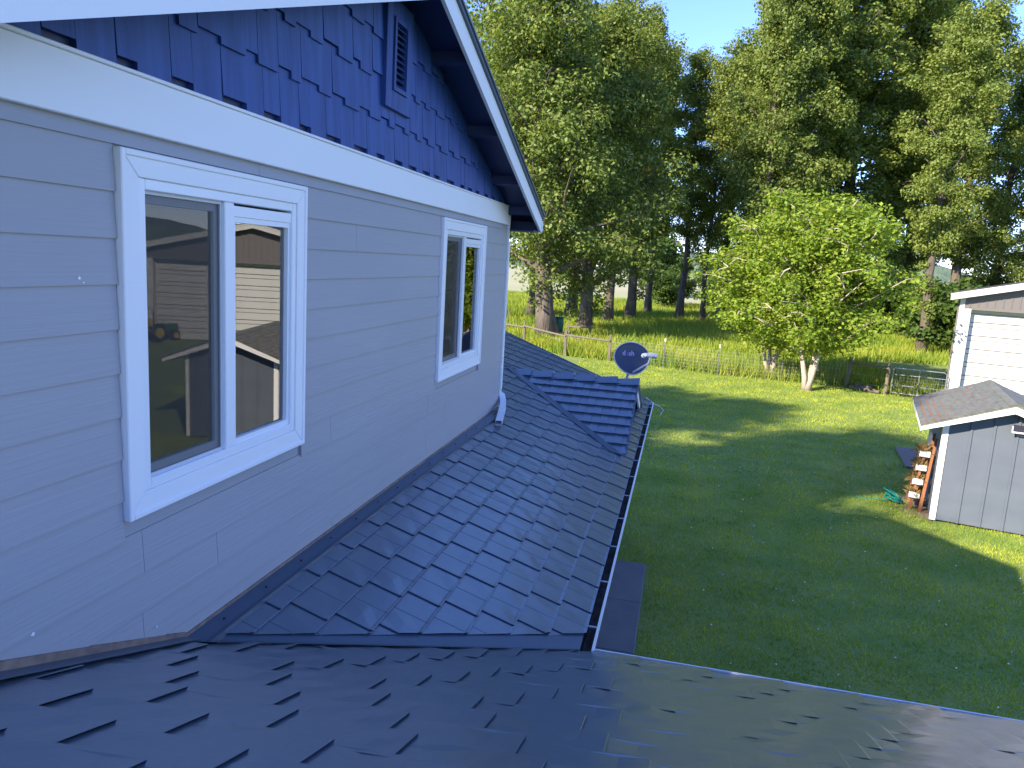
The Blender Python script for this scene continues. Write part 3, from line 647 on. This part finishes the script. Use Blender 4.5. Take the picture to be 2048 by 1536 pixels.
for s in (-1, 1):
    ex = 1.63; xx = lambda d: SW/2+s*d
    sl = part('roof_slope', MB().prism([(xx(0), SPK-.05), (xx(ex), SPK-.05-SSL*ex), (xx(ex), SPK-.008-SSL*ex), (xx(0), SPK-.008)], 'y', -.32, SD+.25), 'shingle', shed)
    nC = 13; cw = ex/nC
    for k in range(nC):
        d0, d1 = ex-cw*k+.012, ex-cw*(k+1)-.02
        d1 = max(d1, 0.0)
        part('shingle_course', MB().prism([(xx(d0), SPK-SSL*d0-.006), (xx(d0), SPK-SSL*d0+.014), (xx(d1), SPK-SSL*d1+.003), (xx(d1), SPK-SSL*d1-.006)], 'y', -.33, SD+.26), 'shingle', sl)
        # tufts of moss caught along the butt of the course
        if k < 11 and s < 0:
            mr = random.Random(k*7+3); mb = MB(); y = -.3
            while y < SD+.2:
                ln = mr.uniform(.04, .16)
                if mr.random() < (.85 if k in (1, 2, 3, 4) else .42):
                    hh = mr.uniform(.007, .016)*(1.5 if k in (1, 2, 3, 4) else 1); wdt = mr.uniform(.016, .03)*(1.5 if k in (1, 2, 3) else .8); zc = SPK-SSL*d0
                    mb.add([(xx(d0-.01), y, zc+.014), (xx(d0+wdt), y, zc-.004), (xx(d0+wdt), y+ln, zc-.004), (xx(d0-.01), y+ln, zc+.014), (xx(d0+wdt*.3), y+ln/2, zc+.014+hh)], [(0, 1, 4), (1, 2, 4), (2, 3, 4), (3, 0, 4)])
                y += ln+mr.uniform(.005, .08)
            o = part('moss', mb, 'moss', sl); o['kind'] = 'stuff'
    part('rake_board', MB().prism([(xx(0), SPK-.19), (xx(ex), SPK-.19-SSL*ex+.06), (xx(ex), SPK-.052-SSL*ex), (xx(0), SPK-.052)], 'y', -.335, -.30), 'white', shed)
    part('eave_board', MB().box(min(xx(ex-.03), xx(ex)), max(xx(ex-.03), xx(ex)), -.29, SD+.2, sz(xx(ex))-.15, sz(xx(ex))-.055), 'white', shed)
part('ridge_shingle', MB().prism([(SW/2-.13, SPK-.03), (SW/2, SPK+.03), (SW/2+.13, SPK-.03), (SW/2, SPK+.005)], 'y', -.335, SD+.265), 'shingle', shed)
part('soffit', MB().prism([(SW/2-1.6, SPK-.06-SSL*1.6), (SW/2, SPK-.06), (SW/2+1.6, SPK-.06-SSL*1.6), (SW/2+1.6, SPK-.075-SSL*1.6), (SW/2, SPK-.075), (SW/2-1.6, SPK-.075-SSL*1.6)], 'y', -.299, SD+.2), 'white', shed)
lt = thing('wall_lamp', 'small dark floodlight with pale rim on the shed gable', 'lamp', (5.69+math.cos(TH)*1.30, 17.38+math.sin(TH)*1.30, 2.28), TH)
part('housing', MB().box(-.11, .11, -.17, -.06, -.06, .07), 'lamp', lt, bevel=.015)
part('rim', MB().box(-.125, .125, -.19, -.171, -.085, -.055).box(-.125, -.105, -.19, -.171, -.085, .06).box(.105, .125, -.19, -.171, -.085, .06), 'pot', lt)
part('bracket', MB().box(-.03, .03, -.06, -.027, -.04, .04), 'pot', lt)

# cedar ladder planter leaning on the shed's side, pots on it
def shed_pt(x, y, z): return Vector((5.69+math.cos(TH)*x-math.sin(TH)*y, 17.38+math.sin(TH)*x+math.cos(TH)*y, z))
pl = thing('planter_ladder', 'orange cedar ladder planter against the side of the grey shed', 'planter', tuple(shed_pt(-.12, .6, 0)), TH)
for yy_ in (.0, .62):
    part('rail', MB().prism([(-.10, 0), (-.03, 0), (.085, 1.72), (.035, 1.72)], 'y', yy_, yy_+.04), 'cedar', pl)
    part('rail', MB().prism([(-.30, 0), (-.24, 0), (-.10, 1.30), (-.15, 1.30)], 'y', yy_+.045, yy_+.08), 'cedar', pl)
for k, (x, z) in enumerate([(-.24, .30), (-.21, .62), (-.18, .95), (-.15, 1.27)]):
    part('shelf', MB().box(x-.11, .02, .041, .62, z-.03, z), 'cedar', pl)
    pt = thing('flower_pot', ['white pot of dry plants on the lowest shelf of the cedar planter', 'white pot of dry plants on the second shelf of the cedar planter', 'white pot of dry plants on the third shelf of the cedar planter', 'white pot of dry plants on the top shelf of the cedar planter'][k], 'flower pot',
               tuple(shed_pt(-.12+x+.02, .6, z+.001)), TH, 'pots on the cedar planter')
    part('pot', MB().box(-.10, .12, -.02, .50, 0, .13), 'pot', pt, bevel=.012)
    r = random.Random(k+5); mb = MB()
    for i in range(260):
        a = r.random()*6.28; e = r.uniform(-.5, 1.3); d = Vector((math.cos(a)*math.cos(e), math.sin(a)*math.cos(e), math.sin(e))); p = Vector((r.uniform(-.12, .08), r.uniform(-.02, .5), .12)); q = p+d*r.uniform(.06, .22); sd_ = d.cross(Vector((r.random(), r.random(), r.random()))).normalized()*.016
        mb.add([p, p.lerp(q, .5)+sd_, q, p.lerp(q, .5)-sd_], [(0, 1, 2, 3)])
    o = link('foliage', mb.mesh('foliage', 'leafP'), pt)
hz = MB(); r = random.Random(4)
hc = shed_pt(-.75, 1.0, 0)
for k in range(7):
    pts = []
    a0 = r.random()*6; rr = r.uniform(.16, .30); tilt = r.uniform(.3, 1.0)
    for i in range(15):
        t = a0+i*.45; pts.append((hc.x+rr*math.cos(t)*.8+.05*r.random(), hc.y+rr*math.sin(t), .03+abs(math.sin(t*.5))*tilt*.32))
    hz.tube(pts, .014, 6)
hz.tube([(hc.x-.1, hc.y, .03), (hc.x-.35, hc.y+.1, .02), (hc.x-.62, hc.y+.05, .02), (hc.x-.75, hc.y+.2, .02)], .014, 6)
solo('garden_hose', hz, 'teal', 'teal green garden hose coiled on the ground beside the shed', 'hose', (hc.x, hc.y, 0))
pf = thing('wood_platform', 'weathered wooden platform lying flat on the lawn beside the shed', 'platform', (6.45, 22.2, 0), -R_(8))
for k in range(8): part('plank', MB().box(0, 2.0, .33*k, .33*k+.315, .03, .075), 'oldwood', pf, bevel=.005)
for k in (0.1, 1.8): part('bearer', MB().box(k, k+.09, 0, 2.62, .0, .03), 'oldwood', pf)

# ------------------------------------------------------------------ barn
BT = -R_(17.5)
barn = thing('barn', 'large white and charcoal metal barn with a wide white door', 'barn', (11.8, 36.4, 0), BT)
BW, BD, BE, BS = 10.9, 13, 4.78, .24             # width, depth, eave height, slope
bz = lambda x: BE+BS*(BW/2-abs(x-BW/2))
part('wall', MB().box(0, BW, .45, BD, 0, BE-.05).box(0, .42, 0, .45, 0, 4.13).box(BW-.42, BW, 0, .45, 0, 4.13), 'barnwhite', barn)
part('gable_wall', MB().prism([(0.05, 4.14), (BW-.05, 4.14), (BW-.05, bz(0)-.06), (BW/2, bz(BW/2)-.06), (.05, bz(0)-.06)], 'y', .0, .45), 'barndark', barn)
for i in range(36):
    x = .35+.3*i
    if x < BW-.2: part('rib', MB().box(x-.022, x+.022, -.03, -.001, 4.2, bz(x)-.08), 'barndark', barn)
part('flashing_strip', MB().box(.43, BW-.43, -.04, .0, 4.10, 4.2), 'barndark', barn)
part('corner_board', MB().box(-.03, .16, -.035, -.001, 0, bz(0)-.1), 'barnwhite', barn); part('jamb_board', MB().box(.26, .425, -.035, -.001, 0, 4.135), 'barnwhite', barn)
part('corner_board', MB().box(BW-.16, BW+.03, -.035, -.001, 0, bz(0)-.1), 'barnwhite', barn)
part('downspout', MB().box(-.10, -.035, .05, .13, 0, BE-.2), 'barndark', barn)
dz = 4.12/7
door = part('door', MB().box(.425, BW-.425, .40, .44, .02, 4.12), 'barndark', barn)
for k in range(7):
    z0 = .03+dz*k-.01
    part('door_panel', MB().box(.425, BW-.425, .355, .40, z0+.02, z0+dz*.63), 'barnwhite', door, bevel=.008)
    part('door_panel', MB().box(.425, BW-.425, .362, .40, z0+dz*.67, z0+dz-.015), 'barnwhite', door, bevel=.008)
for s in (-1, 1):
    ex = BW/2+.38; xx = lambda d: BW/2+s*d; zz = lambda d, o: BE+BS*(BW/2-d)+o
    part('roof_slope', MB().prism([(xx(0), zz(0, -.02)), (xx(ex), zz(ex, -.02)), (xx(ex), zz(ex, .05)), (xx(0), zz(0, .05))], 'y', -.42, BD+.3), 'barnroof', barn)
    part('rake_board', MB().prism([(xx(0), zz(0, -.21)), (xx(ex+.03), zz(ex+.03, -.21)), (xx(ex+.03), zz(ex+.03, -.01)), (xx(0), zz(0, -.01))], 'y', -.46, -.42), 'barnwhite', barn)
    part('rake_trim', MB().prism([(xx(0), zz(0, -.009)), (xx(ex+.05), zz(ex+.05, -.009)), (xx(ex+.05), zz(ex+.05, .07)), (xx(0), zz(0, .07))], 'y', -.48, -.42), 'barnwhite', barn)
    part('soffit', MB().prism([(xx(0), zz(0, -.06)), (xx(ex), zz(ex, -.06)), (xx(ex), zz(ex, -.03)), (xx(0), zz(0, -.03))], 'y', -.415, -.005), 'barnwhite', barn)

# tractor parked by the barn; the near window mirrors it
tr = thing('tractor', 'green tractor with yellow wheels parked by the barn, seen in the window', 'tractor', (21.2, 32.9, 0), R_(100))
tr.scale = (.75, .75, .75)
part('hood', MB().box(.2, 1.25, -.32, .32, .65, 1.15), 'tractorgreen', tr, bevel=.06)
part('grille', MB().box(1.251, 1.30, -.28, .28, .6, 1.1), 'black', tr)
part('chassis', MB().box(-.9, 1.2, -.22, .22, .45, .66), 'black', tr)
part('fender', MB().box(-1.05, -.15, .36, .62, .95, 1.12).box(-1.05, -.15, -.62, -.36, .95, 1.12), 'tractorgreen', tr, bevel=.04)
part('seat', MB().box(-.75, -.3, -.25, .25, .95, 1.1).box(-.85, -.72, -.25, .25, 1.0, 1.5), 'yellow', tr, bevel=.04)
part('roll_bar', MB().tube([(-.9, -.5, .8), (-.95, -.5, 2.2), (-.95, .5, 2.2), (-.9, .5, .8)], .04, 8), 'black', tr)
part('steering_wheel', MB().tube([(.05+.05*math.cos(t), .2*math.sin(t), 1.3+.18*math.cos(t)) for t in [i*math.pi/8 for i in range(17)]], .018, 6), 'black', tr)
for x, y, rr, wdt in ((-.55, .52, .62, .3), (-.55, -.52, .62, .3), (.9, .48, .38, .2), (.9, -.48, .38, .2)):
    wh = part('wheel', MB().tube([(x, y-wdt/2, rr), (x, y+wdt/2, rr)], rr*.55, 20), 'yellow', tr)
    part('tyre', MB().tube([(x+rr*.78*math.cos(t), y, rr+rr*.78*math.sin(t)) for t in [i*math.pi/12 for i in range(25)]], rr*.24, 8, False), 'black', wh)

# ------------------------------------------------------------------ fences, gate and small things in the meadow
rf = thing('rail_fence', 'wooden post and rail fence at the lawn edge behind the roof', 'fence', (-6.1, 40.85, 0))
RP = [(-12.6, 46.3), (-9.2, 44.5), (-6.1, 40.85), (-3.6, 40.3)]
for x, y in RP: part('post', MB().prism([(x-.075, y-.075), (x+.075, y-.075), (x+.075, y+.075), (x-.075, y+.075)], 'z', 0, 1.42), 'postwood', rf, bevel=.015)
for (xa, ya), (xb, yb) in zip(RP[:-1], RP[1:]): part('rail', MB().tube([(xa, ya-.09, 1.18), ((xa+xb)/2, (ya+yb)/2-.09, 1.13), (xb, yb-.09, 1.10)], .055, 8), 'postwood', rf)
wf_ = thing('wire_fence', 'wire mesh fence with thin posts between meadow and lawn', 'fence', (-.7, 39.5, 0))
WP = [(-3.5, 40.3), (-.7, 39.5), (2.0, 38.5), (5.0, 38.3), (7.9, 38.0)]
for x, y in WP[1:-1]:
    po = part('post', MB().box(x-.025, x+.025, y-.02, y+.02, 0, 1.38), 'galv', wf_)
    part('post_tip', MB().box(x-.035, x+.035, y-.03, y+.03, 1.38, 1.52), 'white', po)
for (xa, ya), (xb, yb) in zip(WP[:-1], WP[1:]):
    mb = MB(); A, B = Vector((xa, ya, 0)), Vector((xb, yb, 0)); nn = int((B-A).length/.155)
    for i in range(nn+1): p = A.lerp(B, i/nn); mb.tube([p+Vector((0, -.03, .05)), p+Vector((0, -.03, 1.2))], .0045, 4, False)
    for k in range(8): mb.tube([A+Vector((0, -.035, .06+.163*k)), A.lerp(B, .5)+Vector((0, -.035, .05+.163*k)), B+Vector((0, -.035, .06+.163*k))], .0045, 4, False)
    part('wire_mesh', mb, 'wire', wf_)
pf2 = thing('post_fence', 'short wooden fence panel between the green tree and the gate', 'fence', (8.6, 37.4, 0))
for x, y in ((7.95, 38.0), (9.34, 36.7)): part('post', MB().tube([(x, y, 0), (x+.03, y, .75), (x+.05, y, 1.45)], [.10, .085, .08], 9), 'postwood', pf2)
part('rail', MB().tube([(7.97, 37.95, 1.22), (9.36, 36.65, 1.20)], .05, 8), 'postwood', pf2)
part('wire_mesh', MB().tube([(8.0, 37.93, .35), (9.34, 36.63, .35)], .006, 4).tube([(8.0, 37.93, .75), (9.34, 36.63, .75)], .006, 4), 'galv', pf2)
ga = thing('farm_gate', 'tubular metal farm gate between wooden post and barn', 'gate', (9.55, 36.7, 0))
gA, gB = Vector((9.55, 36.62, 0)), Vector((11.62, 36.15, 0))
def gp(t, z): q = gA.lerp(gB, t); return (q.x, q.y, z)
part('gate_frame', MB().tube([gp(0, .2), gp(0, 1.2), gp(.03, 1.27), gp(.95, 1.27), gp(1, 1.18), gp(1, .2), gp(.97, .14), gp(.03, .14), gp(0, .2)], .024, 8), 'galv', ga)
for z in (.5, .98): part('gate_bar', MB().tube([gp(0, z), gp(1, z)], .018, 8), 'galv', ga)
part('gate_upright', MB().tube([gp(.5, .14), gp(.5, 1.27)], .016, 8), 'galv', ga)
mb = MB()
for i in range(15): mb.tube([gp(i/14, .15), gp(i/14, .98)], .004, 4, False)
for k in range(6): mb.tube([gp(0, .2+.13*k), gp(1, .2+.13*k)], .004, 4, False)
part('wire_mesh', mb, 'galv', ga)
lg = MB().tube([(8.05, 37.6, .12), (8.5, 37.1, .14), (9.1, 36.6, .11)], [.09, .11, .08], 9); lg.tube([(8.2, 37.3, .26), (8.8, 36.85, .25)], .07, 8)
solo('log_pile', lg, 'bark', 'dark logs lying at the foot of the short fence', 'logs', (8.5, 37.1, 0))
for k, (px, yd, lab) in enumerate([((1013, 662), 55, 'leaning thin stake in the meadow left of the leaning oak'), ((1137, 655), 57, 'thin stake standing between oak and dark trunks'), ((1415, 652), 60, 'thin stake in the grass right of the big dark trunk'), ((1548, 668), 55, 'thin stake in the shade left of the bright green tree'), ((1245, 648), 62, 'thin stake in front of the thick dark trunk')]):
    p = on_ground(px); st = thing('stake', lab, 'stake', (p.x, p.y, 0), 0, 'stakes in the meadow')
    part('shaft', MB().tube([(p.x, p.y, 0), (p.x+.08*(k == 0), p.y, 1.45)], .035, 6), 'postwood', st); part('tip', MB().tube([(p.x+.08*(k == 0), p.y, 1.45), (p.x+.09*(k == 0), p.y, 1.56)], .03, 6), 'oldwood', st)
p = on_ground((1116, 676)); bar = thing('barrel', 'dark green plastic barrel standing beside the oak trunk', 'barrel', (p.x, p.y, 0))
part('body', MB().lathe([(0, .42), (.27, .42), (.31, .7), (.33, 1.0), (.31, 1.32), (.27, 1.36), (0, 1.36)], 18, (p.x, p.y, 0)), 'green', bar, smooth=True)
part('lid', MB().lathe([(0, 1.45), (.3, 1.44), (.34, 1.40), (.34, 1.361), (0, 1.361)], 18, (p.x, p.y, 0)), 'green', bar)
part('stand', MB().box(p.x-.3, p.x+.3, p.y-.3, p.y+.3, 0, .419), 'oldwood', bar)
def rock(px, s, seed, lab):
    p = on_ground(px); r = random.Random(seed); bm = bmesh.new(); bmesh.ops.create_icosphere(bm, subdivisions=2, radius=s)
    for v in bm.verts: v.co *= r.uniform(.8, 1.15); v.co.z = max(v.co.z*.55, -.05)
    me = bpy.data.meshes.new('boulder'); bm.to_mesh(me); bm.free(); me.materials.append(M['rock']); o = link('boulder', me, None, (p.x, p.y, .04))
    o['label'] = lab; o['category'] = 'boulder'; o['group'] = 'boulders under the oak'
rock((1140, 682), .7, 1, 'larger grey boulder in the grass behind the rail fence'); rock((1112, 684), .5, 2, 'smaller grey boulder at the foot of the oak')
p = on_ground((1158, 672)); solo('plank_bench', MB().box(p.x-1.0, p.x+1.0, p.y-.2, p.y+.2, .62, .7).box(p.x-.8, p.x-.7, p.y-.15, p.y+.15, 0, .62).box(p.x+.7, p.x+.8, p.y-.15, p.y+.15, 0, .62), 'oldwood', 'pale plank bench in the meadow right of the oak trunk', 'bench', (p.x, p.y, 0))

# ------------------------------------------------------------------ trees
def leaf_mesh(name, cen, nrm_bias, size, m, seed):
    """one small folded leaf (two triangles) for each centre"""
    g = np.random.default_rng(seed); n = len(cen)
    nv = nrm_bias+g.normal(size=(n, 3))*.55; nv /= np.linalg.norm(nv, axis=1)[:, None]+1e-9
    a = np.cross(nv, g.normal(size=(n, 3))); a /= np.linalg.norm(a, axis=1)[:, None]+1e-9; b = np.cross(nv, a)
    s = (size*(.6+.8*g.random(n)))[:, None]
    v = np.zeros((n, 4, 3)); v[:, 0] = cen-a*s*.55; v[:, 1] = cen+b*s*.36+nv*s*.10; v[:, 2] = cen+a*s*.55; v[:, 3] = cen-b*s*.36+nv*s*.10
    me = bpy.data.meshes.new(name); me.vertices.add(4*n); me.loops.add(4*n); me.polygons.add(n)
    me.vertices.foreach_set('co', v.ravel()); me.loops.foreach_set('vertex_index', np.arange(4*n)); me.polygons.foreach_set('loop_start', np.arange(0, 4*n, 4))
    me.update(); me.validate(); me.materials.append(M[m]); return me
def grow(seed, H, base, half, limbs, per, size, cr, r0, mleaf, mbark, lean=(0, 0), stems=1, low=None, flat=.75, prof=None, elev=0):
    """a tree: tapered stem(s), limbs, twigs and clumps of leaves round the twig ends"""
    r = random.Random(seed); g = np.random.default_rng(seed); mb = MB(); clumps = []
    prof = prof or (lambda t: (.55+1.1*t if t < .35 else .935-.75*(t-.35)**1.2))
    for st in range(stems):
        az = st*2.4+r.random(); sp = .0 if stems == 1 else .22
        path = []; x, y = sp*.35*math.cos(az), sp*.35*math.sin(az); n = 12; sh = H*(.93 if stems == 1 else r.uniform(.7, .95))
        for i in range(n+1):
            t = i/n; path.append(Vector((x, y, sh*t))); x += lean[0]*sh/n*(1-t)+r.uniform(-.012, .012)*sh*.5+sp*math.cos(az)*sh/n*.8*(1-.4*t); y += lean[1]*sh/n*(1-t)+r.uniform(-.012, .012)*sh*.5+sp*math.sin(az)*sh/n*.8*(1-.4*t)
        rr = r0*(1 if stems == 1 else .8)
        mb.tube(path, [rr*(1.35 if i == 0 else 1)*(1-.9*(i/n)**.9)+.015 for i in range(n+1)], 8)
        def at(z):
            t = min(max(z/sh, 0), .999)*n; i = int(t); return path[i].lerp(path[i+1], t-i)
        for k in range(limbs//stems):
            f = (k+r.random())/(limbs//stems); z = base+(sh*.98-base)*f; p = at(z); a = k*2.39996+r.uniform(-.5, .5); L = half*prof(f)*r.uniform(.6, 1.12); e = R_(r.uniform(8, 40)+30*f+elev)
            d = Vector((math.cos(a)*math.cos(e), math.sin(a)*math.cos(e), math.sin(e))); pts = [p]; q = p
            for j in range(4):
                d = (d+Vector((r.uniform(-.25, .25), r.uniform(-.25, .25), r.uniform(-.12, .22)))).normalized(); q = q+d*L/4; pts.append(q)
            rl = max(.03, rr*(1-.85*f)*.36); mb.tube(pts, [rl, rl*.75, rl*.5, rl*.3, .012], 5, False)
            for j in range(1, 5):
                for _ in range(2 if j > 1 else 1):
                    o = Vector((r.gauss(0, 1), r.gauss(0, 1), r.gauss(0, .6)))*L*.17; c = pts[j]+o; clumps.append((c, cr*r.uniform(.6, 1.25)))
                    if r.random() < .6: mb.tube([pts[j], pts[j].lerp(c, .6)+Vector((0, 0, .1)), c], [.03, .02, .008], 4, False)
        if low:
            for _ in range(low): z = r.uniform(base*.35, base*1.3); a = r.random()*6.28; clumps.append((at(z)+Vector((math.cos(a), math.sin(a), 0))*r.uniform(.3, 1.2), cr*.7))
    C = []; B = []
    for c, rad in clumps:
        k = max(12, int(per*(rad/cr)**2)); d = g.normal(size=(k, 3)); d /= np.linalg.norm(d, axis=1)[:, None]; q = (g.random(k)**.45)[:, None]
        pos = d*q*rad; pos[:, 2] *= flat; C.append(pos+np.array(c)); B.append(d*.7+np.array([0, 0, .55]))
    C = np.concatenate(C); B = np.concatenate(B); keep = C[:, 2] > .5
    return mb.mesh('trunk', mbark, True), leaf_mesh('crown', C[keep], B[keep], size, mleaf, seed+99)
TREES = {}
def plant(name, meshes, loc, rz, s, label, cat='tree', group=None):
    t = thing(name, label, cat, loc, rz, group); t.scale = s
    link('trunk', meshes[0], t); link('crown', meshes[1], t); return t
VAR = [grow(31, 30, 6.5, 5.2, 42, 165, .225, 1.05, .50, 'leafA', 'bark', low=10),
       grow(32, 30, 9.0, 4.6, 38, 160, .225, 1.0, .46, 'leafA', 'bark', low=14),
       grow(33, 30, 4.5, 5.4, 46, 155, .225, 1.05, .52, 'leafB', 'bark', low=6),
       grow(34, 30, 8.0, 4.4, 32, 110, .22, 1.0, .36, 'leafA', 'bark', low=10),
       grow(35, 30, 7.0, 5.2, 26, 210, .24, 1.2, .40, 'leafA', 'bark')]
OAK2 = grow(42, 22, 2.4, 8.2, 64, 150, .22, 1.2, .55, 'leafB', 'bark', low=8, prof=lambda t: (.95+.3*t if t < .3 else .95-.55*(t-.3)))
OAK = grow(41, 23, 4.0, 8.0, 58, 150, .22, 1.3, .66, 'leafB', 'bark', lean=(-.16, 0), low=4, prof=lambda t: (.8+.5*t if t < .3 else .95-.55*(t-.3)))
DOME = lambda t: (.62+1.2*t if t < .3 else .98-.62*(t-.3)**1.3)
ASH = [grow(51, 8.6, 1.5, 4.3, 96, 84, .15, .66, .11, 'leafC', 'palebark', stems=4, prof=DOME, elev=9),
       grow(57, 8.8, 1.7, 4.1, 93, 84, .15, .66, .12, 'leafC', 'palebark', stems=3, prof=DOME, elev=9)]
BUSH = grow(61, 3.2, .3, 1.9, 24, 60, .22, .55, .06, 'leafD', 'bark', stems=3)
FOREST = [  # pixel column, distance, height, variant, width, label
    (905, 63, 25, 0, 1.0, 'tall tree half hidden behind the blue gable'),
    (985, 62, 25, 2, 1.0, 'tall leafy tree showing beside the white rake board'),
    (1062, 67, 26.5, 0, 1.0, 'tall tree with dense crown above the leaning oak'),
    (1140, 71, 29, 2, 1.05, 'tall tree whose crown tops the left group of trees'),
    (1215, 66, 27, 1, 1.0, 'tall tree behind the left of the satellite dish'),
    (1258, 73, 28.5, 0, 1.0, 'tree with thick dark trunk above the satellite dish'),
    (1294, 84, 28, 1, .9, 'tree with sunlit lower trunk behind the dark trunks'),
    (1358, 78, 26.5, 1, .95, 'tree with broad black trunk in the middle of the grove'),
    (1404, 77, 26, 3, .85, 'slender dark trunked tree right of the broad black trunk'),
    (1486, 70, 34, 3, 1.0, 'very tall thin tree with sparse top beside the sky gap'),
    (1440, 90, 31, 2, 1.0, 'leafy tree far back left of the bright green tree'),
    (1512, 64, 29, 2, .9, 'leafy tree close behind the left edge of the bright green tree'),
    (1560, 66, 31, 0, .9, 'leafy tree close behind the middle of the bright green tree'),
    (1528, 80, 37, 3, 1.05, 'tall open-crowned tree left behind the bright green tree'),
    (1600, 72, 37, 1, 1.1, 'tall tree directly behind the bright green tree'),
    (1672, 76, 39, 0, 1.15, 'tallest leafy tree rising above the bright green tree'),
    (1755, 81, 38, 1, 1.15, 'tall tree behind the right of the bright green tree'),
    (1805, 86, 36, 2, 1.0, 'tall dark trunked tree between bright tree and barn'),
    (1850, 60, 24, 1, .95, 'tree with pale trunk base left of the barn'),
    (1905, 71, 28.5, 0, 1.0, 'tall tree right behind the corner of the barn'),
    (1985, 78, 26.5, 2, 1.05, 'tree standing behind the barn roof'),
    (2060, 66, 22, 0, 1.0, 'tree at the right edge above the barn'),
    (2160, 72, 28, 1, 1.1, 'tree behind the middle of the barn'),
    (2330, 66, 27, 2, 1.1, 'tree behind the far side of the barn')]
for i, (px, yd, hh, va, wd, lab) in enumerate(FOREST):
    p = on_y((px, 640), yd); s = hh/30
    plant('forest_tree', VAR[va], (p.x, yd, 0), i*1.93, (s*wd, s*wd, s), lab, 'tree', 'tall trees of the grove')
p = on_ground((1096, 677)); plant('oak_tree', OAK, (p.x, p.y, 0), .2, (1, 1, 1), 'leaning oak with thick sunlit trunk and low hanging foliage')
p = on_ground((1138, 664)); plant('oak_tree', OAK2, (p.x+.8, p.y+2, 0), 2.2, (1, 1, 1), 'oak with dark upright trunk right of the green barrel')
p = on_ground((1566, 757)); plant('ash_tree', ASH[0], (p.x-.7, p.y, 0), .4, (1.10, 1.10, .88), 'bright green multi-stemmed tree with thin pale stems, left of the pair')
p = on_ground((1626, 782)); plant('ash_tree', ASH[1], (p.x-.3, p.y, 0), 2.4, (1.10, 1.10, .93), 'bright green multi-stemmed tree nearest the lawn, right of the pair')
for i, (px, yd, s, lab) in enumerate([(1325, 96, 1.3, 'light green shrub seen between the dark trunks'), (1345, 104, 1.5, 'shrub far behind between the broad trunk and the sunlit trunk'), (1440, 98, 1.4, 'shrub at the left edge of the bright green tree'), (1300, 140, 3.5, 'round tree far out on the dry field'), (1420, 112, 1.6, 'far shrub right of the slender trunk'), (1875, 66, 1.5, 'undergrowth bush left of the barn corner'), (1830, 74, 1.6, 'undergrowth bush behind the farm gate'), (1760, 78, 1.6, 'undergrowth bush behind the short fence'), (1920, 60, 1.5, 'undergrowth bush hidden by the barn corner'), (1690, 84, 1.6, 'undergrowth bush behind the bright green tree')]):
    p = on_y((px, 620), yd); plant('shrub', BUSH, (p.x, yd, 0), i*1.7, (s, s, s), lab, 'shrub', 'shrubs in the grove')
# trees on the other side of the house: out of view, they throw the dappled shade over lawn and roofs
for i, (x, y, hh, wd, va) in enumerate([(-15.5, 9, 17, 1.0, 3), (-20.5, 7, 18.6, 1.0, 2), (-26, 6, 19.3, 1.2, 3), (-32, 6, 19.5, 1.2, 0), (-24.5, -2, 24, .9, 2), (-18.5, -4.5, 22.5, 1.15, 4), (-14.8, 1.5, 17.5, 1.1, 4), (-22, -9, 26, 1.1, 4), (-10.5, -11, 18, 1.3, 2), (-8, -19, 23, 1.3, 0), (-3.5, -13, 16, 1.2, 2)]):
    s = hh/30; plant('shade_tree', VAR[va], (x, y, 0), i*1.1, (s*wd*1.25, s*wd*1.25, s), 'tall tree behind the house that shades the lawn', 'tree', 'shade trees behind the house')
# clover blossoms on the lawn
r = random.Random(9); mb = MB()
for i in range(150):
    x, y = r.uniform(.3, 8), r.uniform(7, 26)
    if x > 5.3 and y > 16.5: continue
    s = r.uniform(.008, .018); mb.add([(x-s, y, .06), (x, y-s, .06), (x+s, y, .06), (x, y+s, .06), (x, y, .06+s)], [(0, 1, 4), (1, 2, 4), (2, 3, 4), (3, 0, 4)])
o = link('clover_blossoms', mb.mesh('clover_blossoms', 'pot')); o['kind'] = 'stuff'; o['label'] = 'tiny white clover blossoms dotted over the lawn'; o['category'] = 'flowers'
